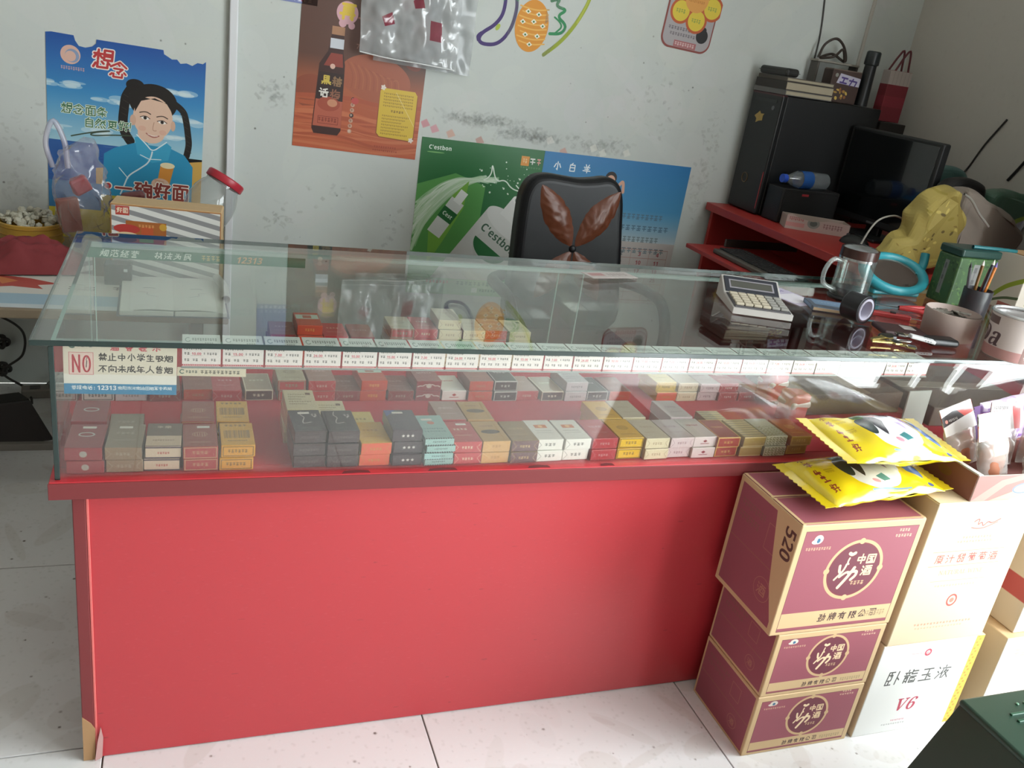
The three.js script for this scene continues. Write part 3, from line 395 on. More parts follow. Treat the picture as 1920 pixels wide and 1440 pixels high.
carton('wine_carton', 'cream natural wine carton on top of white carton', [1.525, 0.2485, -1.217], [0.268, 0.346, 0.206], printed(794, 1024, (x, W, H) => {
  x.fillStyle = '#d8c4a4'; x.fillRect(0, 0, W, H); speckle(x, W, H, 3000, 0.03, 3);
  smooth(x, [[W * 0.42, H * 0.13], [W * 0.47, H * 0.1], [W * 0.46, H * 0.16], [W * 0.5, H * 0.13], [W * 0.52, H * 0.17], [W * 0.56, H * 0.13], [W * 0.6, H * 0.15], [W * 0.68, H * 0.12]], '#b8504c', 8); smooth(x, [[W * 0.41, H * 0.17], [W * 0.5, H * 0.19], [W * 0.66, H * 0.14]], '#b8504c', 6);
  tiny(x, W * 0.36, H * 0.23, W * 0.3, 14, '#b87a68', 10); tiny(x, W * 0.32, H * 0.26, W * 0.36, 12, '#b87a68', 12); line(x, [[W * 0.12, H * 0.33], [W * 0.84, H * 0.33]], '#b8705c', 3); line(x, [[W * 0.12, H * 0.43], [W * 0.84, H * 0.43]], '#b8705c', 3);
  cjk(x, '原汁甜葡萄酒', W * 0.17, H * 0.35, 62, '#b04a44', 0.1, 1.4); words(x, 'NATURAL WINE', W * 0.48, H * 0.495, 'bold 44px serif', '#a89078', 'center'); line(x, [[W * 0.2, H * 0.54], [W * 0.76, H * 0.54]], '#b8705c', 2); tiny(x, W * 0.26, H * 0.57, W * 0.42, 12, '#b89a80', 14);
  x.strokeStyle = '#b04a44'; x.lineWidth = 12; x.beginPath(); x.ellipse(W * 0.5, H * 0.69, 36, 40, 0, 0, 7); x.stroke(); disc(x, W * 0.5, H * 0.69, 18, '#c87a68'); tiny(x, W * 0.2, H * 0.85, W * 0.6, 14, '#c07a6a', 18); tiny(x, W * 0.22, H * 0.88, W * 0.5, 12, '#c89a80', 16);
}, 0.6), creamSide, creamSide);
carton('beige_carton', 'beige carton with red band at right picture edge', [1.905, 0.2465, -1.215], [0.31, 0.34, 0.21], printed(512, 560, (x, W, H) => { x.fillStyle = '#dccfba'; x.fillRect(0, 0, W, H); x.fillStyle = '#c05858'; x.fillRect(0, H * 0.62, W, H * 0.14); tiny(x, 60, H * 0.65, 300, 36, '#e8d8c8', 6); x.fillStyle = '#e6e0d4'; x.fillRect(0, H * 0.78, W, H * 0.22); }), printed(256, 280, (x, W, H) => { x.fillStyle = '#dccfba'; x.fillRect(0, 0, W, H); x.fillStyle = '#c05858'; x.fillRect(0, H * 0.62, W, H * 0.15); }), kraft);
carton('flower_carton', 'pale carton with black and white floral corner on floor', [1.895, 0, -1.205], [0.35, 0.246, 0.22], printed(512, 360, (x, W, H) => {
  x.fillStyle = '#d4cec2'; x.fillRect(0, 0, W, H); tiny(x, 60, 50, 120, 30, '#c88a84', 4); tiny(x, 40, 110, 150, 24, '#c89a94', 6); poly(x, [[W, H * 0.2], [W, H], [W * 0.26, H]], '#efe9dc'); poly(x, [[W, H * 0.4], [W, H], [W * 0.45, H]], '#4a4640');
  for (let k = 0; k < 26; k++) { const a = rr(0.55, 1), b = rr(1.05 - a * 0.62, 1); for (let q = 0; q < 5; q++) oval(x, W * a + Math.cos(q * 1.257) * 11, H * b + Math.sin(q * 1.257) * 11, 10, 7, '#e6e0d4', q * 1.257); }
}), creamSide, kraft, 0, undefined, false);

// ---------- yellow snack bags ----------
function bagGeo(L, W, H, s) {
  const f = (u, v, t) => {
    const a = v * Math.PI * 2, e = Math.pow(Math.max(0, Math.sin(Math.PI * u)), 0.55), pinch = 1 - 0.06 * Math.sin(Math.PI * u), c = Math.cos(a), n = Math.sin(a);
    const cx = Math.sign(c) * Math.pow(Math.abs(c), 0.7), sy = Math.sign(n) * Math.pow(Math.abs(n), 1.15);
    t.set((u - 0.5) * L, sy * H / 2 * e * (0.82 + 0.18 * Math.cos(6 * u + s)) + 0.021 * L * e * noise.noise(u * 7 + s, v * 9, s), cx * W / 2 * pinch + 0.014 * L * noise.noise(u * 9, v * 7 + s, s));
  };
  const g = new ParametricGeometry(f, 48, 56); g.computeVertexNormals(); return g;
}
const bagTex = canvas(1024, 1024, (x, W, H) => {        // u along the bag, v around it: upper half of the canvas is its underside
  x.fillStyle = '#e2c81c'; x.fillRect(0, 0, W, H);
  const y0 = H * 0.5;
  oval(x, W * 0.52, y0 + 250, 210, 150, '#e8e8ea'); oval(x, W * 0.64, y0 + 200, 150, 110, '#dfe3ea'); poly(x, [[W * 0.36, y0 + 190], [W * 0.44, y0 + 160], [W * 0.5, y0 + 230], [W * 0.42, y0 + 290]], '#35323a'); poly(x, [[W * 0.55, y0 + 130], [W * 0.66, y0 + 150], [W * 0.63, y0 + 190], [W * 0.56, y0 + 175]], '#3a3c4a'); poly(x, [[W * 0.5, y0 + 300], [W * 0.57, y0 + 285], [W * 0.6, y0 + 330], [W * 0.53, y0 + 345]], '#4a8a8c'); poly(x, [[W * 0.6, y0 + 235], [W * 0.66, y0 + 240], [W * 0.65, y0 + 275]], '#8a6aa8'); oval(x, W * 0.47, y0 + 330, 30, 16, '#d89aa8', 0.4);
  oval(x, W * 0.36, y0 + 160, 50, 40, '#4a6a3a'); oval(x, W * 0.34, y0 + 230, 56, 46, '#2e3a3a'); oval(x, W * 0.48, y0 + 160, 44, 26, '#d07a80'); line(x, [[W * 0.38, y0 + 390], [W * 0.7, y0 + 425]], '#7aa0c8', 16); line(x, [[W * 0.45, y0 + 420], [W * 0.66, y0 + 442]], '#c8d8e8', 10);
  poly(x, [[W * 0.7, y0 + 130], [W * 0.8, y0 + 160], [W * 0.76, y0 + 260], [W * 0.68, y0 + 230]], '#b080c0'); poly(x, [[W * 0.8, y0 + 190], [W * 0.93, y0 + 270], [W * 0.88, y0 + 350], [W * 0.8, y0 + 290]], '#3a66b0'); poly(x, [[W * 0.8, y0 + 150], [W * 0.9, y0 + 190], [W * 0.86, y0 + 240]], '#dfe6ee'); oval(x, W * 0.9, y0 + 410, 26, 22, '#4a5a8a'); oval(x, W * 0.83, y0 + 430, 18, 14, '#d08a4a');
  cjk(x, '小学生好', W * 0.08, y0 + 90, 52, '#8a3a2a', 0.14, 1.35, true); tiny(x, W * 0.16, y0 + 150, 90, 14, '#a88a20', 7); tiny(x, W * 0.16, y0 + 180, 90, 14, '#a88a20', 7); tiny(x, W * 0.16, y0 + 240, 80, 14, '#a88a20', 7);
  cjk(x, '公', W * 0.94, y0 + 300, 40, '#a87a30', 0.14);
});
const bagMat = phys(0xffffff, 0.24, { map: bagTex, clearcoat: 0.7, clearcoatRoughness: 0.15 }), seamMat = phys(0xd2b81c, 0.3, { clearcoat: 0.5 });
function zig(w, d) { const p = []; for (let i = 0; i <= 24; i++) p.push([(i % 2 ? 0 : -0.004), -w / 2 + (w * i) / 24]); return slab([...p, [d, w / 2], [d, -w / 2]], 0.0012); }
for (const [p, r, L, s, label] of [[[1.278, 0.606, -1.212], [0.03, 0.05, 0.06], 0.275, 0.4, 'lower of two yellow snack bags on maroon carton'], [[1.322, 0.678, -1.234], [0.1, 0.03, -0.03], 0.275, 2.7, 'upper yellow snack bag lying across the other']]) {
  const t = thing('snack_bag', label, 'snack bag', p, 0, 'yellow snack bags'); t.rotation.set(...r);
  const b = part(t, 'bag_body', bagGeo(L, 0.165, 0.068, s), bagMat);
  for (const q of [-1, 1]) part(b, 'crimped_seam', zig(0.163, 0.024), seamMat, [q * (L / 2 + 0.02), 0.001, 0], [Math.PI / 2, 0, q > 0 ? Math.PI : 0]);
}

// ---------- brown display tray with wrapped pastries ----------
{
  const t = thing('snack_tray', 'brown open cardboard tray of pastries on wine carton', 'tray', [1.628, 0.5965, -1.192]);
  const w = 0.315, h = 0.058, d = 0.15, inner = std(0xcfc6ba, 0.7);
  const fm = printed(768, 150, (x, W, H) => { x.fillStyle = '#8c5a50'; x.fillRect(0, 0, W, H); poly(x, [[0, H], [160, 30], [300, 0], [420, 0], [200, 60], [90, H]], '#a87a6c'); poly(x, [[120, H], [320, 80], [W, 40], [W, 110], [420, H]], '#d8a878'); poly(x, [[250, H], [420, 100], [W, 90], [W, H]], '#e6d0a8'); oval(x, 330, 82, 76, 32, '#5a6cae', -0.1); oval(x, 330, 82, 66, 25, '#8a9ac8', -0.1); tiny(x, 284, 70, 90, 24, '#e8ecf4', 4); poly(x, [[560, 60], [W, 20], [W, 70]], '#8c5a50'); }, 0.4);
  const sm = printed(512, 150, (x, W, H) => { x.fillStyle = '#8c5a50'; x.fillRect(0, 0, W, H); oval(x, 250, 70, 60, 26, '#8a6440'); tiny(x, 120, 110, 200, 14, '#8a6448', 10); }, 0.5);
  part(t, 'front_wall', rbox(w, h, 0.003, 0.0008, 1), [inner, inner, inner, inner, fm, inner], [0, h / 2, d / 2]); part(t, 'back_wall', rbox(w, h, 0.003, 0.0008, 1), sm, [0, h / 2, -d / 2]);
  for (const s of [-1, 1]) part(t, 'side_wall', rbox(0.003, h, d, 0.0008, 1), [s > 0 ? sm : inner, s > 0 ? inner : sm, inner, inner, sm, sm], [s * w / 2, h / 2, 0]);
  part(t, 'bottom', rbox(w, 0.003, d, 0.0008, 1), sm, [0, 0.0015, 0]); part(t, 'folded_rim', rbox(0.012, 0.002, d, 0.0006, 1), std(0xd8d4cc, 0.6), [-w / 2 + 0.006, h + 0.001, 0]);
  const film = phys(0xf4f2ee, 0.12, { transmission: 0.72, thickness: 0, ior: 1.45 });
  const head = (k) => printed(320, 200, (x, W, H) => {
    x.fillStyle = '#d0cbc9'; x.fillRect(0, 0, W, H);
    if (k === 0) { poly(x, [[0, 60], [150, 30], [220, 100], [0, 130]], '#3a3434'); poly(x, [[150, 30], [W, 0], [W, 90], [220, 100]], '#c0453a'); disc(x, 40, 96, 14, '#c88a80'); tiny(x, 64, 88, 90, 16, '#b8b0ac', 6); }
    if (k === 1) { poly(x, [[0, 20], [W, 10], [W, 60], [0, 90]], '#4a4240'); poly(x, [[0, 90], [90, 80], [120, 200], [20, 200]], '#b84640'); poly(x, [[130, 90], [W, 80], [250, 200], [160, 200]], '#bc4a42'); disc(x, 120, 60, 20, '#a0988f'); tiny(x, 150, 30, 120, 14, '#c8c0bc', 7); }
    if (k === 2) { poly(x, [[0, 30], [70, 20], [100, 200], [40, 200]], '#c04a50'); tiny(x, 140, 40, 90, 26, '#4a5a52', 4); smooth(x, [[180, 150], [230, 130], [300, 140]], '#4a5a7a', 12); }
    if (k === 3) { poly(x, [[0, 70], [210, 60], [220, 180], [0, 190]], '#5a3236'); oval(x, 110, 130, 60, 30, '#8a4a40'); tiny(x, 30, 30, 160, 18, '#4a4444', 8); poly(x, [[230, 0], [W, 0], [W, 200], [260, 200]], '#c0504e'); }
  }, 0.25, { clearcoat: 0.6, side: THREE.DoubleSide });
  const heads = [0, 1, 2, 3].map(head);
  for (const [dx, dz, lean, roll, k, label] of [[-0.08, -0.03, -0.3, 0.3, 0, 'clear pastry bag with black and orange header leaning left'], [-0.055, 0.02, -0.28, 0.14, 1, 'clear pastry bag with two red header patches'], [0.006, -0.03, -0.22, 0.02, 3, 'clear pastry bag with dark brown printed header'], [0.06, 0.025, -0.22, -0.06, 2, 'clear pastry bag with mostly white header'], [0.1, -0.03, -0.22, -0.12, 2, 'clear pastry bag at right end of brown tray']]) {
    const g = thing('pastry_bag', label, 'pastry bag', [1.632 + dx, 0.606, -1.183 + dz], 0, 'pastry bags in the brown tray'); g.rotation.set(lean, 0, roll);
    const b = bagGeo(0.09, 0.085, 0.04, dx * 20 + 3); b.rotateZ(Math.PI / 2); b.rotateY(Math.PI / 2);
    part(g, 'wrapper', b, film, [0, 0.06, 0]);
    const hg = rbox(0.088, 0.06, 0.003, 0.001, 4); part(g, 'header', wobble(hg, 0.006, 22, dx * 30), heads[k], [0, 0.125, 0.004], [-0.15, 0, 0]);
    const bun = new THREE.SphereGeometry(1, 24, 16); bun.scale(0.032, 0.038, 0.014); part(g, 'pastry', wobble(bun, 0.004, 40, dx * 9), std(0xa8684a, 0.7), [0, 0.052, 0]);
  }
}
{
  const t = thing('purple_packet', 'purple and white soft packet behind the pastry tray', 'packet', [1.75, 0.665, -1.297], 0.05); t.rotation.z = 0.2;
  part(t, 'packet_body', bagGeo(0.2, 0.11, 0.04, 1.3), printed(256, 256, (x, W, H) => { x.fillStyle = '#cdbcd4'; x.fillRect(0, 0, W, H); x.fillStyle = '#8a62a8'; x.fillRect(0, H * 0.66, W, 60); for (let k = 0; k < 40; k++) oval(x, rnd() * W, H * 0.5 + rnd() * 128, rr(3, 16), rr(2, 6), ['#9a7ab4', '#e4dce6', '#b49ac4'][k % 3], rnd() * 3); disc(x, 90, 190, 5, '#2a2430'); }, 0.3, { clearcoat: 0.5 }), [0, 0.03, 0], [1.35, 0, 0]);
  part(t, 'crimped_seam', zig(0.1, 0.02), phys(0x8a62a8, 0.4), [-0.115, 0.03, 0], [Math.PI / 2 + 1.35, 0, 0]);
}
{ // dark green bottle crate in the foreground, walls flaring a little towards the floor
  const t = thing('bottle_crate', 'dark green plastic crate in the lower right foreground', 'crate', [1.53, 0, -0.63]);
  const green = phys(0x1d3a2c, 0.38), W = 0.46, Dp = 0.46, Hh = 0.35, fl = 0.045;
  const bodyG = box(W, Hh - 0.012, Dp, 1, 1, 1), p = bodyG.attributes.position;
  for (let i = 0; i < p.count; i++) if (p.getY(i) < 0) { p.setX(i, p.getX(i) * (1 + 2 * fl * 1.6 / W)); p.setZ(i, p.getZ(i) * (1 + 2 * fl / Dp)); }
  bodyG.computeVertexNormals(); part(t, 'body', bodyG, green, [0, (Hh - 0.012) / 2, 0]);
  const top = part(t, 'lid', rbox(W + 0.006, 0.014, Dp + 0.006, 0.006, 3), green, [0, Hh - 0.007, 0]);
  const rib = rbox(W - 0.1, 0.004, 0.006, 0.0015, 1), knob = new THREE.SphereGeometry(0.003, 8, 6); knob.scale(1, 0.6, 1);
  for (let k = 0; k < 22; k++) part(top, 'rib', rib, phys(0x24513c, 0.35), [0.012, 0.008, -Dp / 2 + 0.05 + k * 0.016]);
  for (let k = 0; k < 16; k++) part(top, 'bump', knob, phys(0x6a9a80, 0.3), [-W / 2 + 0.1 + k * 0.018, 0.0085, -Dp / 2 + 0.03]);
  const st = part(t, 'handling_label', rbox(0.075, 0.075, 0.0008, 0.0002, 1), printed(256, 256, (x, w, h) => { x.fillStyle = '#a49a9e'; x.fillRect(0, 0, w, h); x.translate(w / 2, h / 2); x.rotate(-Math.PI / 4); for (const s of [-1, 1]) { poly(x, [[s * 30 - 8, 60], [s * 30 - 8, -20], [s * 30 - 22, -20], [s * 30, -62], [s * 30 + 22, -20], [s * 30 + 8, -20], [s * 30 + 8, 60]], '#3a3034'); } x.fillStyle = '#3a3034'; x.fillRect(-60, 70, 120, 8); }, 0.5), [-W / 2 - 0.027, 0.255, -0.1]);
  st.rotation.set(0, -Math.PI / 2, 0); st.rotateX(-0.2); st.rotateZ(Math.PI / 4);
}

// ---------- posters, stickers and drawings on the back wall ----------
const paperBack = std(0xd6d4ce, 0.8);
const WZ = WALLZ + 0.0015;
function poster(name, label, category, pts, p, rz, mat, z = WZ) { return solo(name, label, category, slab(pts, 0.0012), [mat, paperBack], [p[0], p[1], z], [0, 0, rz]); }
poster('torn_poster', 'torn noodle poster of a girl with braids in blue', 'poster', [[-0.225, -0.31], [0.225, -0.31], [0.225, 0.296], [0.216, 0.288], [0.2, 0.289], [0.185, 0.278], [0.168, 0.283], [0.15, 0.279], [0.14, 0.29], [0.125, 0.288], [0.112, 0.295], [0.102, 0.3], [0.1, 0.312], [-0.088, 0.312], [-0.089, 0.3], [-0.1, 0.29], [-0.118, 0.284], [-0.136, 0.286], [-0.146, 0.3], [-0.15, 0.314], [-0.21, 0.315], [-0.225, 0.312]], [-0.175, 0.815], -0.026, printed(1024, 1422, (x, W, H) => {
  const g = x.createLinearGradient(0, 0, 0, H * 0.5); g.addColorStop(0, '#20509a'); g.addColorStop(0.5, '#3a86bc'); g.addColorStop(1, '#9cc4d2'); x.fillStyle = g; x.fillRect(0, 0, W, H * 0.52);
  for (const [a, b, c, d] of [[0.06, 0.23, 110, 34], [0.42, 0.28, 120, 34], [0.86, 0.33, 110, 40], [0.2, 0.44, 200, 30], [0.75, 0.42, 140, 30], [0.82, 0.2, 90, 26]]) { x.globalAlpha = 0.5; for (let k = 0; k < 9; k++) oval(x, W * a + rr(-c, c), H * b + rr(-d, d) * 0.5, rr(30, 80), rr(8, 24), '#cfdfe2'); x.globalAlpha = 1; }
  x.fillStyle = '#2c5a9a'; x.fillRect(0, H * 0.5, W * 0.6, H * 0.2); for (let k = 0; k < 60; k++) { x.fillStyle = `rgba(${rnd() > 0.5 ? '90,140,190' : '24,56,120'},0.5)`; x.fillRect(rnd() * W * 0.5, H * (0.5 + rnd() * 0.2), rr(30, 140), 3); }
  poly(x, [[W * 0.3, H * 0.62], [W, H * 0.53], [W, H], [W * 0.3, H]], '#c8a050'); x.fillStyle = '#3a7aa8'; x.fillRect(0, H * 0.7, W * 0.34, H * 0.3);
  x.save(); x.translate(0, -128);
  // braids and hair
  for (const [pts, w] of [[[[540, 420], [500, 470], [490, 560], [480, 660], [490, 730], [530, 790]], 62], [[[800, 480], [880, 520], [905, 600], [920, 700], [930, 770], [915, 850]], 44]]) { smooth(x, pts, '#1a1614', w); for (let k = 0; k < 12; k++) { const q = pts[Math.min(5, Math.floor(k / 2))]; line(x, [[q[0] - 16, q[1] + (k % 2) * 40], [q[0] + 16, q[1] + 16 + (k % 2) * 40]], '#3a332c', 4); } }
  oval(x, 680, 500, 160, 125, '#1c1714'); oval(x, 560, 400, 60, 42, '#1a1614'); oval(x, 690, 700, 30, 60, '#c9a088');
  // jacket
  poly(x, [[360, 900], [430, 850], [560, 800], [800, 810], [900, 850], [960, 930], [960, 1400], [340, 1400]], '#2a8cb4'); poly(x, [[560, 760], [620, 740], [680, 850], [770, 770], [810, 800], [790, 900], [680, 930], [580, 880]], '#3a9cc0');
  smooth(x, [[575, 740], [640, 800], [680, 850], [740, 800], [775, 770]], '#d8e4e6', 8); smooth(x, [[680, 850], [670, 920], [600, 980], [520, 1040], [500, 1100], [470, 1180]], '#cfdde0', 10); line(x, [[600, 880], [660, 905], [740, 900]], '#d8e4e6', 6); line(x, [[460, 990], [520, 1060]], '#d8e4e6', 6);
  // face
  oval(x, 680, 610, 132, 150, '#dcb9a2'); oval(x, 670, 720, 90, 70, '#dcb9a2'); poly(x, [[555, 500], [600, 470], [800, 500], [810, 560], [770, 500], [690, 470], [600, 500], [560, 580]], '#1c1714'); oval(x, 548, 640, 20, 38, '#d0a890'); oval(x, 816, 650, 16, 36, '#d0a890');
  for (const [ex, ey] of [[628, 615], [742, 632]]) { oval(x, ex, ey, 27, 12, '#efe8e2', 0.1); disc(x, ex, ey, 11, '#241a16'); smooth(x, [[ex - 32, ey - 4], [ex, ey - 18], [ex + 32, ey + 2]], '#3a2a22', 5); smooth(x, [[ex - 36, ey - 34], [ex, ey - 48], [ex + 36, ey - 30]], '#4a3a30', 7); }
  smooth(x, [[688, 640], [676, 690], [690, 700], [704, 696]], '#b88c76', 5); smooth(x, [[638, 722], [665, 742], [695, 746], [722, 732]], '#a8645c', 8); smooth(x, [[648, 726], [674, 736], [712, 734]], '#ece2da', 4); oval(x, 610, 690, 26, 18, '#d8ab96'); oval(x, 748, 704, 24, 18, '#d8ab96');
  // cup in the hand
  poly(x, [[740, 930], [830, 950], [800, 1090], [720, 1060]], '#d08a3a'); oval(x, 786, 938, 50, 22, '#e6d8b0'); oval(x, 740, 1080, 62, 44, '#d8b49c'); for (let k = 0; k < 4; k++) line(x, [[700 + k * 6, 1050 + k * 16], [760, 1060 + k * 16]], '#c49a82', 10);
  x.restore();
  // lettering
  disc(x, 150, 130, 62, '#d8b0a0'); disc(x, 160, 136, 44, '#8a9ab8'); disc(x, 150, 140, 34, '#d8b0a0'); tiny(x, 90, 208, 150, 22, '#c8a0a0', 10);
  for (const [c, w] of [['#e8e0d8', 0.26], ['#b83a3c', 0.13]]) { cjk(x, '想', 290, 70, 120, c, w, 1, false, 0.1); cjk(x, '念', 395, 135, 105, c, w, 1, false, 0.1); }
  for (const [c, w] of [['#dce4d0', 0.22], ['#3a6a4a', 0.1]]) { cjk(x, '想念面条', 92, 455, 66, c, w, 1.12); cjk(x, '自然更好', 230, 535, 66, c, w, 1.14); line(x, [[534, 537], [530, 573]], c, 66 * w); disc(x, 528, 591, 33 * w, c); }
  smooth(x, [[150, 675], [300, 625], [430, 605], [280, 635], [270, 660], [420, 635], [540, 625]], '#3a4a3a', 9);
  for (const [c, w] of [['#e6e0d4', 0.26], ['#8a3a34', 0.14]]) { disc(x, 388, 1000, w > 0.2 ? 28 : 20, w > 0.2 ? c : '#b83a3c'); cjk(x, '一', 440, 950, 110, c, w); cjk(x, '碗好面', 572, 950, 112, c, w, 1.12); }
  poly(x, [[340, 1070], [960, 1070], [960, 1200], [340, 1200]], '#b8a83a'); oval(x, 470, 1130, 80, 46, '#2a3438'); x.fillStyle = '#d8c84a'; x.fillRect(0, 1190, W, 232);
}, 0.45));
poster('strip_poster', 'purple-blue poster strip at the top picture edge', 'poster', [[-0.075, 0], [0.075, 0], [0.075, 0.3], [-0.075, 0.3]], [0.315, 1.318], -0.012, printed(256, 512, (x, W, H) => { x.fillStyle = '#7a84b4'; x.fillRect(0, 0, W, H); tiny(x, 20, H - 26, 210, 16, '#d8dce8', 8); disc(x, 176, H - 18, 7, '#b84a6a'); tiny(x, 30, 80, 190, 40, '#c8d0e4', 5); }, 0.5));
poster('drink_poster', 'brown poster of a bottled drink and a yellow panel', 'poster', [[-0.212, -0.3], [0.212, -0.3], [0.214, 0.3], [-0.212, 0.3]], [0.551, 1.172], -0.018, printed(1024, 1449, (x, W, H) => {
  const g = x.createLinearGradient(0, 0, 0, H); g.addColorStop(0, '#54382e'); g.addColorStop(0.5, '#5c3a2e'); g.addColorStop(0.66, '#a85a3a'); g.addColorStop(1, '#b85a3a'); x.fillStyle = g; x.fillRect(0, 0, W, H);
  oval(x, 120, 1010, 150, 130, '#8a4630'); oval(x, 620, 850, 290, 180, '#a0563c', 0.12); for (let k = 0; k < 14; k++) smooth(x, [[380 + k * 30, 740 + k * 8], [440 + k * 28, 820], [430 + k * 30, 940]], k % 2 ? '#a8603f' : '#985038', 9);
  for (let k = 0; k < 30; k++) { const y = 1050 + rnd() * 380; smooth(x, [[0, y], [300 + rnd() * 100, y + rr(-60, 40)], [700, y + rr(-20, 60)], [W, y + rr(-40, 40)]], ['#b8603e', '#ac5636', '#c06c48', '#a65034'][k % 4], rr(8, 34)); }
  // bottle
  poly(x, [[244, 560], [340, 560], [345, 690], [365, 780], [375, 1290], [350, 1330], [160, 1330], [140, 1290], [165, 790], [225, 690]], '#3a1c18'); poly(x, [[250, 700], [340, 700], [352, 800], [200, 800]], '#8a3a2e'); x.fillStyle = '#a87a5a'; x.fillRect(243, 500, 100, 62); x.fillStyle = '#c8ccd4'; x.fillRect(238, 590, 106, 74); poly(x, [[170, 850], [366, 850], [370, 1060], [158, 1060]], '#2c1614'); poly(x, [[158, 1060], [370, 1060], [374, 1270], [148, 1270]], '#b05a44'); oval(x, 262, 1090, 90, 56, '#a04a36'); oval(x, 290, 1080, 40, 30, '#c88a6a'); disc(x, 270, 800, 20, '#d8b0a0'); tiny(x, 190, 1200, 150, 30, '#7a3026', 6); x.strokeStyle = '#7a3026'; x.lineWidth = 4; x.strokeRect(186, 1190, 160, 56);
  cjk(x, '黑', 196, 870, 72, '#c8b04a', 0.15); cjk(x, '糖', 280, 876, 72, '#8a6a4a', 0.14); cjk(x, '话', 182, 970, 72, '#dcd8d0', 0.15); cjk(x, '梅', 270, 976, 76, '#8a5a44', 0.14);
  disc(x, 350, 390, 84, '#cfa0a8'); disc(x, 320, 470, 30, '#cfa0a8'); disc(x, 390, 480, 26, '#cfa0a8'); cjk(x, '再', 296, 330, 110, '#d8b83a', 0.2, 1, false, 0.05); cjk(x, '一', 440, 360, 100, '#8a5c4a', 0.14); words(x, '75', 440, 640, 'bold 50px sans-serif', '#8a6456');
  x.save(); x.translate(452, 1030); x.rotate(0.04); for (let k = 0; k < 7; k++) { disc(x, 4, k * 42, 17, k === 0 || k === 3 ? '#1c1414' : '#c09a84'); tiny(x, -8, k * 42 - 9, 26, 18, k % 3 ? '#8a5a48' : '#d8c0b0', 1); } x.restore(); oval(x, 470, 1040, 30, 26, '#b84a44');
  poly(x, [[684, 916], [960, 916], [985, 945], [985, 1285], [958, 1312], [690, 1300], [660, 1270], [664, 940]], '#8a4a24'); poly(x, [[690, 905], [955, 905], [978, 936], [978, 1276], [950, 1302], [692, 1292], [668, 1266], [668, 930]], '#cfae34');
  for (let k = 0; k < 5; k++) tiny(x, 700, 940 + k * 24, 250, 12, '#8a6a20', 16); tiny(x, 770, 1072, 110, 18, '#6a4a18', 5); for (let k = 0; k < 7; k++) tiny(x, 700, 1116 + k * 24, 230 - (k % 3) * 30, 12, '#8a6a20', 15); line(x, [[800, 930], [975, 1180]], '#e4d69a', 3);
  for (const [cx, cy] of [[690, 902], [962, 1296]]) for (let k = 0; k < 5; k++) oval(x, cx + Math.cos(k * 1.257) * 12, cy + Math.sin(k * 1.257) * 12, 11, 8, '#dcd0c4', k * 1.257);
  tiny(x, 660, 1370, 190, 14, '#8a3a28', 10); tiny(x, 650, 1400, 210, 12, '#8a3a28', 12); oval(x, 910, 700, 70, 40, '#7a3a2a', 0.3);
}, 0.38));
